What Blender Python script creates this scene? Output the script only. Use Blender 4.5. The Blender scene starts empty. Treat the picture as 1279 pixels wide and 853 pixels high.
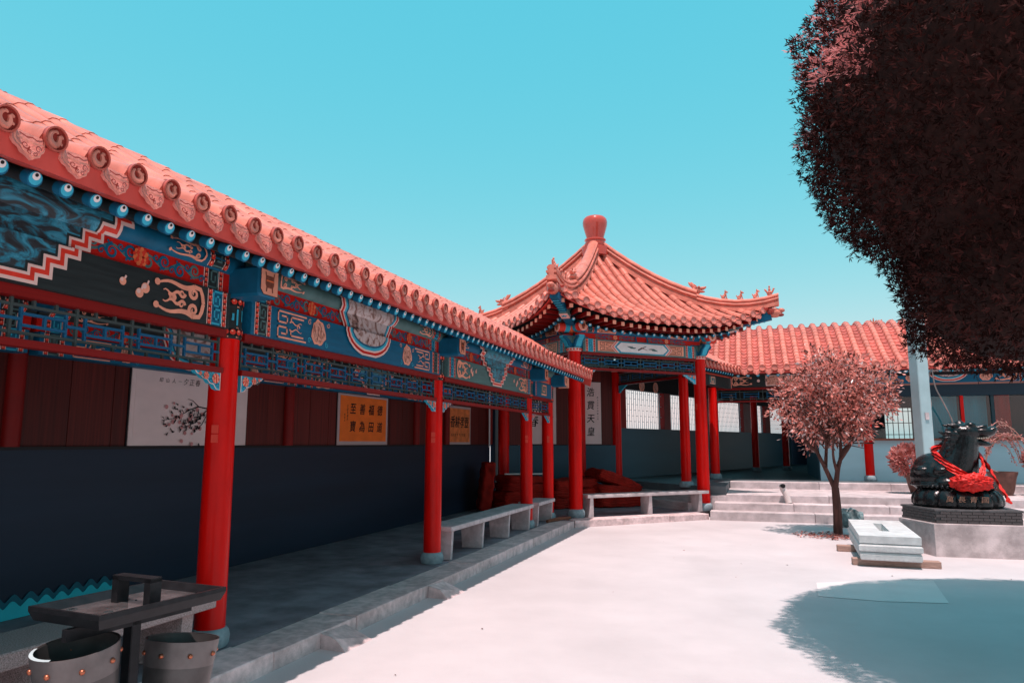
import bpy, bmesh, math, random
import numpy as np
from mathutils import Vector, Matrix, noise
random.seed(7); RNG = np.random.default_rng(11)
R = math.radians; PI = math.pi
sc = bpy.context.scene; COL = sc.collection

# ---------------------------------------------------------------- camera, sky, sun, exposure
F = 900.0; PITCH = math.atan(126.5/F); YAW = math.atan(301.5/(F/math.cos(PITCH)))
cam = bpy.data.cameras.new('camera'); cam.sensor_width = 36; cam.lens = F/1279*36
cam.clip_start = .05; cam.clip_end = 900
camo = bpy.data.objects.new('camera', cam); COL.objects.link(camo); sc.camera = camo
camo.location = (0, 0, 1.6); camo.rotation_euler = (PI/2+PITCH, 0, YAW)

SUN_DIR = Vector((.07, -.27, 1)).normalized()          # towards the sun
SUN_EL = math.asin(SUN_DIR.z); SUN_AZ = math.atan2(SUN_DIR.x, SUN_DIR.y)
w = bpy.data.worlds.new('World'); sc.world = w; w.use_nodes = True
nt = w.node_tree; bg = nt.nodes['Background']
sky = nt.nodes.new('ShaderNodeTexSky'); sky.sky_type = 'NISHITA'; sky.sun_disc = False
sky.sun_elevation = SUN_EL; sky.sun_rotation = SUN_AZ
sky.air_density = 1; sky.dust_density = 1; sky.ozone_density = 1
sep = nt.nodes.new('ShaderNodeSeparateColor'); cmb = nt.nodes.new('ShaderNodeCombineColor')
nt.links.new(sky.outputs[0], sep.inputs[0])
for i, (a, b) in enumerate(((3.1, 1.52), (1.0, .30), (.89, .13))):   # the picture's cyan colour grade of the sky
    pw = nt.nodes.new('ShaderNodeMath'); pw.operation = 'POWER'; pw.inputs[1].default_value = b
    ml = nt.nodes.new('ShaderNodeMath'); ml.operation = 'MULTIPLY'; ml.inputs[1].default_value = a*(.1**b)/.1
    nt.links.new(sep.outputs[i], pw.inputs[0]); nt.links.new(pw.outputs[0], ml.inputs[0]); nt.links.new(ml.outputs[0], cmb.inputs[i])
nt.links.new(cmb.outputs[0], bg.inputs[0]); bg.inputs[1].default_value = .1
sl = bpy.data.lights.new('sun', 'SUN'); sl.energy = 4.9; sl.angle = R(.5); sl.color = (1, .80, .765)
so = bpy.data.objects.new('sun', sl); COL.objects.link(so); so.location = (10, -20, 60)
so.rotation_euler = SUN_DIR.to_track_quat('Z', 'Y').to_euler()
vs = sc.view_settings; vs.view_transform = 'Standard'; vs.look = 'None'; vs.gamma = 1; vs.exposure = 0; vs.use_curve_mapping = False
sc.render.engine = 'CYCLES'; sc.cycles.use_denoising = True
sc.cycles.max_bounces = 7; sc.cycles.diffuse_bounces = 4; sc.cycles.transparent_max_bounces = 8

# ---------------------------------------------------------------- materials
MATS = {}
def M(name, col, rough=.6, var=.12, scale=6., bump=0., bscale=60., metal=0., spec=.22, col2=None, stretch=None, coat=0., trans=0., stain=0., stain_scale=1.2, orand=0.):
    if name in MATS: return MATS[name]
    m = bpy.data.materials.new(name); m.use_nodes = True; t = m.node_tree; N = t.nodes; L = t.links
    b = N['Principled BSDF']; b.inputs['Roughness'].default_value = rough; b.inputs['Metallic'].default_value = metal
    b.inputs['Specular IOR Level'].default_value = spec; b.inputs['Coat Weight'].default_value = coat
    tc = N.new('ShaderNodeTexCoord'); mp = N.new('ShaderNodeMapping'); L.new(tc.outputs['Object'], mp.inputs[0])
    oi = N.new('ShaderNodeObjectInfo')
    if orand:
        om = N.new('ShaderNodeVectorMath'); om.operation = 'SCALE'; om.inputs[0].default_value = (31, 17, 23); L.new(oi.outputs['Random'], om.inputs['Scale']); L.new(om.outputs[0], mp.inputs['Location'])
    if stretch: mp.inputs['Scale'].default_value = stretch
    nz = N.new('ShaderNodeTexNoise'); nz.inputs['Scale'].default_value = scale; nz.inputs['Detail'].default_value = 6
    L.new(mp.outputs[0], nz.inputs['Vector'])
    cr = N.new('ShaderNodeValToRGB'); cr.color_ramp.elements[0].position = .3; cr.color_ramp.elements[1].position = .7
    c2 = col2 or tuple(min(1, c*(1+var)) for c in col); c1 = tuple(c*(1-var) for c in col)
    cr.color_ramp.elements[0].color = (*c1, 1); cr.color_ramp.elements[1].color = (*c2, 1)
    L.new(nz.outputs['Fac'], cr.inputs[0]); out = cr.outputs[0]
    if stain:
        n2 = N.new('ShaderNodeTexNoise'); n2.inputs['Scale'].default_value = stain_scale; n2.inputs['Detail'].default_value = 8; n2.inputs['Roughness'].default_value = .65
        L.new(mp.outputs[0], n2.inputs['Vector'])
        r2 = N.new('ShaderNodeValToRGB'); r2.color_ramp.elements[0].position = .38; r2.color_ramp.elements[1].position = .62
        r2.color_ramp.elements[0].color = (1-stain,)*3+(1,); r2.color_ramp.elements[1].color = (1, 1, 1, 1)
        L.new(n2.outputs['Fac'], r2.inputs[0])
        mx = N.new('ShaderNodeMix'); mx.data_type = 'RGBA'; mx.blend_type = 'MULTIPLY'; mx.inputs[0].default_value = 1
        L.new(out, mx.inputs[6]); L.new(r2.outputs[0], mx.inputs[7]); out = mx.outputs[2]
    if orand:
        mr = N.new('ShaderNodeMapRange'); mr.inputs[3].default_value = 1-orand; mr.inputs[4].default_value = 1+orand; L.new(oi.outputs['Random'], mr.inputs[0])
        vm = N.new('ShaderNodeVectorMath'); vm.operation = 'SCALE'; L.new(out, vm.inputs[0]); L.new(mr.outputs[0], vm.inputs['Scale']); out = vm.outputs[0]
    L.new(out, b.inputs['Base Color'])
    rr = N.new('ShaderNodeMapRange'); rr.inputs[3].default_value = max(.02, rough-.1); rr.inputs[4].default_value = min(1, rough+.1)
    L.new(nz.outputs['Fac'], rr.inputs[0]); L.new(rr.outputs[0], b.inputs['Roughness'])
    if bump:
        bn = N.new('ShaderNodeTexNoise'); bn.inputs['Scale'].default_value = bscale; bn.inputs['Detail'].default_value = 5
        L.new(mp.outputs[0], bn.inputs['Vector'])
        bp = N.new('ShaderNodeBump'); bp.inputs['Strength'].default_value = bump; bp.inputs['Distance'].default_value = .01
        L.new(bn.outputs['Fac'], bp.inputs['Height']); L.new(bp.outputs[0], b.inputs['Normal'])
    if trans: b.inputs['Transmission Weight'].default_value = trans
    MATS[name] = m; return m

def leafmat(name, col, col2, rough=.45, tr=.35, spec=.5, scale=3):
    m = bpy.data.materials.new(name); m.use_nodes = True; t = m.node_tree; N = t.nodes; L = t.links
    b = N['Principled BSDF']; b.inputs['Roughness'].default_value = rough; b.inputs['Specular IOR Level'].default_value = spec
    g = N.new('ShaderNodeTexCoord'); nz = N.new('ShaderNodeTexNoise'); nz.inputs['Scale'].default_value = scale; nz.inputs['Detail'].default_value = 8; nz.inputs['Roughness'].default_value = .8
    L.new(g.outputs['Object'], nz.inputs['Vector'])
    cr = N.new('ShaderNodeValToRGB'); cr.color_ramp.elements[0].position = .35; cr.color_ramp.elements[1].position = .65
    cr.color_ramp.elements[0].color = (*col, 1); cr.color_ramp.elements[1].color = (*col2, 1)
    L.new(nz.outputs['Fac'], cr.inputs[0]); L.new(cr.outputs[0], b.inputs['Base Color'])
    tl = N.new('ShaderNodeBsdfTranslucent'); L.new(cr.outputs[0], tl.inputs[0])
    mx = N.new('ShaderNodeMixShader'); mx.inputs[0].default_value = tr
    L.new(b.outputs[0], mx.inputs[1]); L.new(tl.outputs[0], mx.inputs[2]); L.new(mx.outputs[0], N['Material Output'].inputs[0])
    return m

def picture(name, stops, scale=5., stretch=(1, 1, 1)):
    """painted picture: layered noise through a colour ramp (flat print)"""
    m = bpy.data.materials.new(name); m.use_nodes = True; t = m.node_tree; N = t.nodes; L = t.links
    b = N['Principled BSDF']; b.inputs['Roughness'].default_value = .6
    tc = N.new('ShaderNodeTexCoord'); mp = N.new('ShaderNodeMapping'); mp.inputs['Scale'].default_value = stretch
    L.new(tc.outputs['Object'], mp.inputs[0])
    nz = N.new('ShaderNodeTexNoise'); nz.inputs['Scale'].default_value = scale; nz.inputs['Detail'].default_value = 7; nz.inputs['Roughness'].default_value = .6; nz.inputs['Distortion'].default_value = 1.6
    L.new(mp.outputs[0], nz.inputs['Vector'])
    cr = N.new('ShaderNodeValToRGB'); e = cr.color_ramp.elements
    while len(e) < len(stops): e.new(.5)
    for k, (p, c) in enumerate(stops): e[k].position = p; e[k].color = (*c, 1)
    L.new(nz.outputs['Fac'], cr.inputs[0]); L.new(cr.outputs[0], b.inputs['Base Color'])
    return m

# paints
RED = M('red_lacquer', (.80, .004, .002), .32, .10, 3, spec=.14, coat=.03, stretch=(1, 1, .3), stain=.22, stain_scale=3)
DRED = M('dark_red_paint', (.20, .006, .005), .5, .15, 4)
REDB = M('red_board_paint', (.58, .012, .008), .5, .12, 5)
BLUE = M('blue_paint', (.005, .125, .235), .5, .15, 8)
LBLUE = M('light_blue_paint', (.04, .44, .62), .5, .12, 8)
TEALG = M('grey_green_paint', (.09, .19, .19), .55, .18, 8)
DGRN = M('black_green_paint', (.022, .032, .034), .5, .25, 10)
PEACH = M('peach_paint', (.90, .38, .26), .55, .12, 9)
ORNG = M('orange_paint', (.85, .19, .07), .55, .2, 14)
PINKW = M('pink_white_paint', (.84, .58, .53), .55, .08, 9)
BEAD = M('bead_red_paint', (.75, .05, .03), .35, .15, 20)
WHITE = M('white_paint', (.8, .8, .8), .5, .06, 9)
BLACK = M('black_paint', (.012, .012, .014), .5, .2, 9)
BROWN = M('brown_paint', (.22, .07, .045), .6, .35, 25)
PIC_W = picture('painted_winter_scene', [(.3, (.02, .015, .02)), (.42, (.30, .16, .13)), (.5, (.55, .45, .44)), (.62, (.62, .55, .55)), (.75, (.25, .3, .34))], 7)
PIC_B = picture('painted_night_landscape', [(.3, (.01, .012, .015)), (.45, (.03, .04, .05)), (.55, (.02, .22, .33)), (.63, (.06, .35, .5)), (.75, (.02, .05, .08))], 5, (1, 1, 2))
PIC_T = picture('painted_teal_landscape', [(.3, (.01, .03, .045)), (.45, (.10, .22, .28)), (.55, (.04, .33, .46)), (.65, (.14, .42, .5)), (.75, (.03, .1, .14))], 6, (1, 1, 2.4))
PIC_P = picture('painted_medallion', [(.3, (.05, .03, .03)), (.45, (.5, .2, .14)), (.55, (.85, .45, .35)), (.75, (.3, .12, .1))], 14)
# building
TILE = M('glazed_pink_tile', (.72, .225, .165), .38, .14, 9, bump=.12, bscale=40, coat=.15, stain=.26, stain_scale=3, orand=.10)
TILE2 = M('glazed_pink_tile_relief', (.72, .25, .205), .4, .18, 25, bump=.6, bscale=55, coat=.12, orand=.12)
PAN = M('pink_pan_tile', (.58, .15, .12), .45, .2, 7, bump=.2, bscale=30, stain=.35, stain_scale=2, orand=.12)
DISC = M('glazed_red_disc', (.30, .035, .026), .32, .15, 20, bump=.15, bscale=60, coat=.35)
RIM = M('glazed_red_rim', (.50, .10, .075), .35, .15, 20, coat=.2)
FASC = M('eave_board_red', (.58, .075, .06), .5, .15, 5)
RAIL = M('rail_red_paint', (.22, .006, .005), .5, .12, 5)
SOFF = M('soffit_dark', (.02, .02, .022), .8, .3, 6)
WOOD = M('red_brown_plank', (.105, .015, .012), .5, .35, 3, stretch=(6, 6, .35), bump=.15, bscale=20, orand=.25)
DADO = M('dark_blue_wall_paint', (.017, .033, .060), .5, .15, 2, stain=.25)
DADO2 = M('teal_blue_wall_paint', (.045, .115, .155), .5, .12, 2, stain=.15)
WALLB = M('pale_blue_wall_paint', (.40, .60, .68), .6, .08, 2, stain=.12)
STONE = M('grey_stone', (.60, .51, .525), .8, .16, 14, bump=.35, bscale=90, stain=.22, stain_scale=4)
GRAN = M('speckled_granite', (.36, .27, .265), .75, .5, 140, bump=.4, bscale=160)
KERB = M('kerb_stone', (.74, .58, .58), .85, .14, 12, bump=.4, bscale=70, stain=.3, stain_scale=3, orand=.08)
BASE = M('blue_grey_base_stone', (.27, .36, .40), .7, .15, 12, bump=.35, bscale=50, stain=.2, stain_scale=6)
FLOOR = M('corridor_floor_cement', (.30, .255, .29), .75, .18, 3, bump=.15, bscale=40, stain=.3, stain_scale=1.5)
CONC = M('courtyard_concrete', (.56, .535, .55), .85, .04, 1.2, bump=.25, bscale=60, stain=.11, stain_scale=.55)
STEP = M('step_stone', (.58, .52, .53), .8, .10, 5, bump=.3, bscale=80, stain=.25, stain_scale=2.5, orand=.06)
LATT = M('lattice_grey_green', (.05, .072, .072), .6, .2, 9)
LATB = M('lattice_blue', (.008, .10, .21), .55, .2, 9)

# ---------------------------------------------------------------- object helpers
def tag(o, label=None, cat=None, group=None, kind=None):
    if label: o['label'] = label
    if cat: o['category'] = cat
    if group: o['group'] = group
    if kind: o['kind'] = kind
    return o
WM = {}
def link(o, parent=None, world=None):
    COL.objects.link(o)
    wmx = world if world is not None else Matrix.Identity(4)
    if parent is not None:
        o.parent = parent; o.matrix_parent_inverse = WM[parent.name].inverted()
    o.matrix_basis = wmx
    WM[o.name] = wmx
    return o
def thing(name, loc, label, cat, group=None, rotz=0):
    o = bpy.data.objects.new(name, None); o.empty_display_size = .2
    link(o, None, Matrix.Translation(loc) @ Matrix.Rotation(rotz, 4, 'Z'))
    return tag(o, label, cat, group)
_cubes = {}
def bar(name, parent, c, size, mat, rot=None):
    """one box piece; alike boxes share one unit-cube mesh"""
    me = _cubes.get(mat.name)
    if me is None:
        mb = MB(); mb.box((-.5,)*3, (.5,)*3, mat); me = mb.mesh('box_'+mat.name); _cubes[mat.name] = me
    o = bpy.data.objects.new(name, me)
    m = Matrix.Translation(c) @ (rot.to_4x4() if rot is not None else Matrix.Identity(4)) @ Matrix.Diagonal((*size, 1))
    return link(o, parent, m)
def inst(name, parent, me, mw):
    return link(bpy.data.objects.new(name, me), parent, mw)

class MB:
    def __init__(s): s.v = []; s.f = []; s.m = []; s.mats = []; s.xf = None
    def mi(s, mat):
        if mat not in s.mats: s.mats.append(mat)
        return s.mats.index(mat)
    def face(s, pts, mat):
        n = len(s.v)
        for p in pts: s.v.append(tuple(s.xf @ Vector(p)) if s.xf is not None else tuple(p))
        s.f.append(tuple(range(n, n+len(pts)))); s.m.append(s.mi(mat))
    def verts(s, pts):
        n = len(s.v)
        for p in pts: s.v.append(tuple(s.xf @ Vector(p)) if s.xf is not None else tuple(p))
        return n
    def fi(s, idx, mat): s.f.append(tuple(idx)); s.m.append(s.mi(mat))
    def box(s, a, b, mat, bev=0):
        (x0, y0, z0), (x1, y1, z1) = [min(p, q) for p, q in zip(a, b)], [max(p, q) for p, q in zip(a, b)]
        if bev:
            return s.bevbox((x0, y0, z0), (x1, y1, z1), mat, bev)
        n = s.verts([(x0, y0, z0), (x1, y0, z0), (x1, y1, z0), (x0, y1, z0), (x0, y0, z1), (x1, y0, z1), (x1, y1, z1), (x0, y1, z1)])
        for q in ((0, 3, 2, 1), (4, 5, 6, 7), (0, 1, 5, 4), (1, 2, 6, 5), (2, 3, 7, 6), (3, 0, 4, 7)): s.fi([n+i for i in q], mat)
    def bevbox(s, a, b, mat, e):
        bm = bmesh.new(); bmesh.ops.create_cube(bm, size=1)
        for v in bm.verts: v.co = Vector([(a[i]+b[i])/2 + v.co[i]*(b[i]-a[i]) for i in range(3)])
        bmesh.ops.bevel(bm, geom=bm.edges[:], offset=e, segments=1, affect='EDGES', profile=.5)
        s.addbm(bm, mat)
    def addbm(s, bm, mat):
        bm.verts.ensure_lookup_table(); n = s.verts([v.co for v in bm.verts])
        for f in bm.faces: s.fi([n+v.index for v in f.verts], mat)
        bm.free()
    def loft(s, rings, mat, closed=True, caps=True):
        k = len(rings[0]); ns = [s.verts(r) for r in rings]
        for a, b in zip(ns[:-1], ns[1:]):
            for i in range(k if closed else k-1):
                j = (i+1) % k; s.fi((a+i, a+j, b+j, b+i), mat)
        if caps and closed:
            s.fi([ns[0]+i for i in range(k)][::-1], mat); s.fi([ns[-1]+i for i in range(k)], mat)
    def tube(s, path, rad, mat, seg=8, caps=True, squash=None, upv=None):
        path = [Vector(p) for p in path]; rings = []
        if not hasattr(rad, '__len__'): rad = [rad]*len(path)
        prevn = None
        for i, p in enumerate(path):
            t = (path[min(i+1, len(path)-1)] - path[max(i-1, 0)])
            if t.length < 1e-9: t = Vector((0, 0, 1))
            t.normalize()
            if prevn is None:
                a = Vector(upv) if upv else (Vector((0, 0, 1)) if abs(t.z) < .9 else Vector((1, 0, 0)))
                nrm = (a - t*a.dot(t)).normalized()
            else: nrm = (prevn - t*prevn.dot(t)).normalized()
            prevn = nrm; bn = t.cross(nrm)
            sq = squash if squash else (1, 1)
            rings.append([p + (nrm*math.cos(2*PI*j/seg)*sq[0] + bn*math.sin(2*PI*j/seg)*sq[1])*rad[i] for j in range(seg)])
        s.loft(rings, mat, True, caps)
    def lathe(s, prof, c, mat, seg=20, axis='Z', caps=True):
        rings = []
        for r, z in prof:
            ring = []
            for j in range(seg):
                a = 2*PI*j/seg; x, y = r*math.cos(a), r*math.sin(a)
                ring.append((c[0]+x, c[1]+y, c[2]+z) if axis == 'Z' else (c[0]+z, c[1]+x, c[2]+y))
            rings.append(ring)
        s.loft(rings, mat, True, caps)
    def prism(s, outline, axis_fn, d0, d1, mat):
        """outline: list of (u,v); axis_fn(u,v,d)->xyz"""
        a = s.verts([axis_fn(u, v, d0) for u, v in outline]); b = s.verts([axis_fn(u, v, d1) for u, v in outline]); k = len(outline)
        s.fi([a+i for i in range(k)][::-1], mat); s.fi([b+i for i in range(k)], mat)
        for i in range(k):
            j = (i+1) % k; s.fi((a+i, a+j, b+j, b+i), mat)
    def ell(s, c, r, mat, seg=16, rings=10, rot=None):
        rot = rot or Matrix.Identity(3); rs = []
        for i in range(1, rings):
            th = PI*i/rings
            rs.append([Vector(c) + rot @ Vector((r[0]*math.sin(th)*math.cos(2*PI*j/seg), r[1]*math.sin(th)*math.sin(2*PI*j/seg), -r[2]*math.cos(th))) for j in range(seg)])
        s.loft(rs, mat)
    def mesh(s, name, smooth=None):
        me = bpy.data.meshes.new(name); me.from_pydata(s.v, [], s.f)
        for m in s.mats: me.materials.append(m)
        if s.m and max(s.m) > 0: me.polygons.foreach_set('material_index', s.m)
        bm = bmesh.new(); bm.from_mesh(me); bmesh.ops.recalc_face_normals(bm, faces=bm.faces[:]); bm.to_mesh(me); bm.free()
        if smooth:
            me.shade_smooth(); me.set_sharp_from_angle(angle=R(smooth))
        me.update(); return me
    def build(s, name, parent=None, smooth=None, world=None):
        return link(bpy.data.objects.new(name, s.mesh(name, smooth)), parent, world)
# ---------------------------------------------------------------- painted ornament (flat print laid on the beams as thin paint)
class Paint:
    def __init__(s, mapf): s.map = mapf; s.mb = MB(); s.step = .0016
    def P(s, u, v, layer): return s.map(u, v, .002 + layer*s.step)
    def poly(s, pts, mat, layer): s.mb.face([s.P(u, v, layer) for u, v in pts], mat)
    def rect(s, u0, v0, u1, v1, mat, layer=0, nv=1):
        for i in range(nv):
            a, b = v0+(v1-v0)*i/nv, v0+(v1-v0)*(i+1)/nv
            s.poly([(u0, a), (u1, a), (u1, b), (u0, b)], mat, layer)
    def disc(s, u, v, r, mat, layer, n=12, sq=1.):
        s.poly([(u+r*math.cos(2*PI*i/n), v+r*sq*math.sin(2*PI*i/n)) for i in range(n)], mat, layer)
    def stroke(s, pts, wd, mat, layer, taper=False):
        n = len(pts); L, Rr = [], []
        for i, (u, v) in enumerate(pts):
            a, b = pts[max(i-1, 0)], pts[min(i+1, n-1)]
            du, dv = b[0]-a[0], b[1]-a[1]; l = math.hypot(du, dv) or 1
            k = wd/2*((1-.7*i/(n-1)) if taper else 1)
            L.append((u-dv/l*k, v+du/l*k)); Rr.append((u+dv/l*k, v-du/l*k))
        for i in range(n-1): s.poly([L[i], L[i+1], Rr[i+1], Rr[i]], mat, layer)
    def sq_stroke(s, pts, wd, mat, layer):       # square-cornered strokes for fret patterns
        for (a, b), (c, d) in zip(pts[:-1], pts[1:]):
            s.rect(min(a, c)-wd/2, min(b, d)-wd/2, max(a, c)+wd/2, max(b, d)+wd/2, mat, layer)
    def spiral(s, u, v, r, turns, wd, mat, layer, start=0, dr=1, n=18):
        s.stroke([(u+r*(1-.82*i/n)*math.cos(start+dr*2*PI*turns*i/n), v+r*(1-.82*i/n)*math.sin(start+dr*2*PI*turns*i/n)) for i in range(n+1)], wd, mat, layer, True)

def key_cell(P, u0, v0, u1, v1, fg, layer, flip=False):
    w, h = u1-u0, v1-v0
    pts = [(.08, .1), (.9, .1), (.9, .9), (.28, .9), (.28, .36), (.66, .36), (.66, .64)]
    if flip: pts = [(1-a, 1-b) for a, b in pts]
    P.sq_stroke([(u0+a*w, v0+b*h) for a, b in pts], min(w, h)*.12, fg, layer)
def keybox(P, u0, v0, u1, v1, fg, bgm, layer=0, cells=2):
    P.rect(u0, v0, u1, v1, bgm, layer, 3)
    for i in range(cells):
        a, b = v0+(v1-v0)*i/cells, v0+(v1-v0)*(i+1)/cells
        key_cell(P, u0, a, u1, b, fg, layer+1, i % 2 == 1)
def beads(P, u0, u1, v0, v1, layer=0, n=None):
    P.rect(u0, v0, u1, v1, PINKW, layer, 3); e = (u1-u0)*.16
    P.rect(u0+e, v0, u1-e, v1, BLACK, layer+1, 3)
    n = n or max(2, round((v1-v0)/((u1-u0)*.85))); r = (v1-v0)/n*.44
    for i in range(n):
        v = v0+(v1-v0)*(i+.5)/n
        P.disc((u0+u1)/2, v, r, BEAD, layer+2, 8); P.disc((u0+u1)/2-r*.25, v+r*.3, r*.35, PEACH, layer+3, 6)
def keyband(P, u0, v0, v1, fg, bgm, sc_=1., layer=0, cells=2):
    b = .048*sc_; k = .105*sc_
    beads(P, u0, u0+b, v0, v1, layer); keybox(P, u0+b, v0, u0+b+k, v1, fg, bgm, layer, cells); beads(P, u0+b+k, u0+2*b+k, v0, v1, layer)
    return 2*b+k
def scroll(P, u, v, w, h, mat, d=1, layer=0):
    wd = h*.11
    for sg in (1, -1):
        cu, cv = u+d*w*.2, v+sg*h*.24
        P.spiral(cu, cv, h*.19, 1.4, wd*1.3, mat, layer, PI/2*sg, -sg*d)
        pts = [(u+d*w*(.2+.8*t), v+sg*h*(.42-.06*math.sin(t*7)-.1*t)) for t in [i/10 for i in range(11)]]
        P.stroke(pts, wd*1.5, mat, layer+1, True)
        P.spiral(u+d*w*.46, v+sg*h*.16, h*.12, 1.1, wd, mat, layer+2, 0, sg*d, 12)
        P.stroke([(u+d*w*(.5+.35*t), v+sg*h*(.12+.05*math.sin(t*9))) for t in [i/8 for i in range(9)]], wd, mat, layer+3, True)
        P.stroke([(u, v), (u+d*w*.03, cv), (u+d*w*.08, v+sg*h*.4), (u+d*w*.22, v+sg*h*.43)], wd*1.2, mat, layer+4)
        P.disc(u+d*w*.98, v+sg*h*.31, wd*.9, mat, layer+5, 8)
    P.disc(u+d*w*.62, v, wd*.9, mat, layer, 8); P.stroke([(u+d*w*.7, v-h*.1), (u+d*w*.68, v), (u+d*w*.72, v+h*.1)], wd, mat, layer)
def frets(P, u, v, w, h, mat, d=1, layer=0):
    wd = h*.06; X = lambda a: u+d*w*a; Y = lambda b: v+h*b
    for sg in (1, -1):
        P.sq_stroke([(X(1), Y(.44*sg)), (X(.1), Y(.44*sg)), (X(.1), Y(.08*sg)), (X(.38), Y(.08*sg)), (X(.38), Y(.3*sg)), (X(.22), Y(.3*sg))], wd, mat, layer)
        P.sq_stroke([(X(.9), Y(.32*sg)), (X(.5), Y(.32*sg)), (X(.5), Y(.2*sg))], wd, mat, layer+1)
        P.stroke([(X(.45+.4*t), Y(sg*(.12+.05*math.sin(t*9)))) for t in [i/8 for i in range(9)]], wd, mat, layer+2, True)
    P.spiral(X(.72), Y(0), h*.1, .8, wd, mat, layer+3, 0, 1, 10)
def flower(P, u, v, r, mat, mat2, layer=0):
    for ring, (n, rr) in enumerate(((13, .8), (9, .5), (5, .22))):
        for i in range(n):
            a = 2*PI*i/n+ring*.3
            P.disc(u+r*rr*math.cos(a), v+r*rr*math.sin(a), r*.24, mat if (i+ring) % 2 else mat2, layer+ring+.5*(i % 2), 7)
def rinceau(P, u0, u1, vc, h, layer=0):
    n = max(2, round((u1-u0)/(h*.95))); wd = h*.12
    pts = [(u0+(u1-u0)*i/(n*6), vc+h*.2*math.sin(PI*i/6)) for i in range(n*6+1)]
    P.stroke(pts, wd, TEALG, layer)
    for i in range(n):
        u = u0+(u1-u0)*(i+.5)/n; sg = 1 if i % 2 == 0 else -1
        P.spiral(u, vc-sg*h*.1, h*.34, 1.4, wd*1.4, BLUE if i % 3 else TEALG, layer+1, sg*PI/2, sg)
        P.spiral(u+h*.45, vc+sg*h*.18, h*.21, 1.2, wd, BLUE, layer+2, 0, -sg, 12)
        P.disc(u-h*.25, vc+sg*h*.3, h*.06, BLUE, layer+3, 7)
def medallion(P, u, v, r, layer=0):
    n = 18
    P.poly([(u+r*(1+.12*math.sin(i*5.3))*math.cos(2*PI*i/n), v+r*(1+.12*math.cos(i*3.7))*math.sin(2*PI*i/n)) for i in range(n)], PEACH, layer)
    P.poly([(u+r*.84*(1+.1*math.sin(i*4.1))*math.cos(2*PI*i/n), v+r*.84*(1+.1*math.cos(i*2.7))*math.sin(2*PI*i/n)) for i in range(n)], PIC_P, layer+1)
    for k in range(3): P.stroke([(u-r*.6+r*.45*k, v+r*.5), (u-r*.5+r*.4*k, v), (u-r*.65+r*.5*k, v-r*.55)], r*.1, BROWN, layer+2, True)

def stackmap(O, ud, nd, hA, hM, rp, mo=.03):
    O, ud, nd = Vector(O), Vector(ud), Vector(nd); Z = Vector((0, 0, 1)); v1 = hA; v2 = hA+hM
    cz = v2+rp*.82
    def f(u, V, h):
        if V <= v1+1e-6: return O+ud*u+Z*V+nd*h
        if V <= v2+1e-6: return O+ud*u+Z*V+nd*(h-mo)
        a = (V-v2)/rp-.95
        return O+ud*u+Z*cz+nd*(-mo-rp*.35) + (nd*math.cos(a)+Z*math.sin(a))*(rp+h)
    return f
def baofu(P, uc, hA, hM, top, kind, wtop, rad, pic, layer=12):
    """cloth-shaped centre picture that crosses purlin, board and architrave"""
    v2 = hA+hM; k = 0
    bands = ((0, PINKW), (.022, REDB), (.05, PINKW), (.07, LBLUE), (.1, BLUE), (.12, pic)) if kind == 'round' else ((0, PINKW), (.022, BEAD), (.05, PINKW), (.068, DGRN), (.085, pic))
    for k, (ins, mat) in enumerate(bands):
        vmin = hA-rad+.012+ins*.9
        vs_ = sorted(set([vmin+(hA-vmin)*i/14 for i in range(15)]+([x for j in range(10) for x in [j*.075-.02+ins*.9] if vmin < x < top] if kind != 'round' else []) + [hA+hM*i/4 for i in range(5)] + [v2+(top-v2)*i/6 for i in range(7)]))
        def wfn(V):
            if kind == 'round':
                if V < hA: x = (hA-V)/(rad-ins); w_ = (wtop*.72-ins)*math.sqrt(max(0, 1-min(1, x)**2))
                else: w_ = wtop*.72-ins + (V-hA)*.55
                return max(.004, w_*(1+.03*abs(math.sin(V*60))))
            q = math.floor(max(0, (V+.02-ins*.9)/.075)); return max(.02, wtop*.42+.085*q-ins)
        for a, b in zip(vs_[:-1], vs_[1:]):
            if kind == 'round': wa, wb = wfn(a+1e-5), wfn(b-1e-5)
            else: wa = wb = wfn((a+b)/2)
            m = (a+b)/2
            off = 1e-6 if (abs(a-hA) < 1e-9 or abs(a-v2) < 1e-9) else 0
            aa = a+2e-6 if off else a
            P.poly([(uc-wa, aa), (uc+wa, aa), (uc+wb, b), (uc-wb, b)], mat, layer+k)

def beam_stack(parent, O, ud, nd, L, hA, hM, rp, colA, colP, scheme, mg=.13, th=.14, mo=.03, back=False):
    """architrave + middle board + purlin of one bay, with their painting"""
    O, ud, nd = Vector(O), Vector(ud), Vector(nd); Z = Vector((0, 0, 1))
    rot = Matrix((ud, -nd, Z)).transposed() if ud.cross(-nd).dot(Z) > 0 else Matrix((-ud, -nd, Z)).transposed()
    mid = O+ud*(L/2)
    bar('architrave', parent, mid-nd*(th/2)+Z*(hA/2), (L-2*mg+.02, th, hA), colA, rot)
    bar('middle_board', parent, mid-nd*(mo+.03)+Z*(hA+hM/2), (L-.05, .06, hM), REDB, rot)
    mb = MB(); cz = hA+hM+rp*.82; c0 = O-nd*(mo+rp*.35)+Z*cz
    mb.tube([c0+ud*.01, c0+ud*(L-.01)], rp, colP, 16); mb.build('purlin', parent, 40)
    P = Paint(stackmap(O, ud, nd, hA, hM, rp, mo)); v2 = hA+hM; top = v2+rp*1.75
    scheme(P, L, hA, hM, top, mg)
    if P.mb.f:
        po = P.mb.build('painted_decoration', parent)
        if scheme in (sch_short, sch_hall): po['kind'] = 'stuff'

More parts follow.
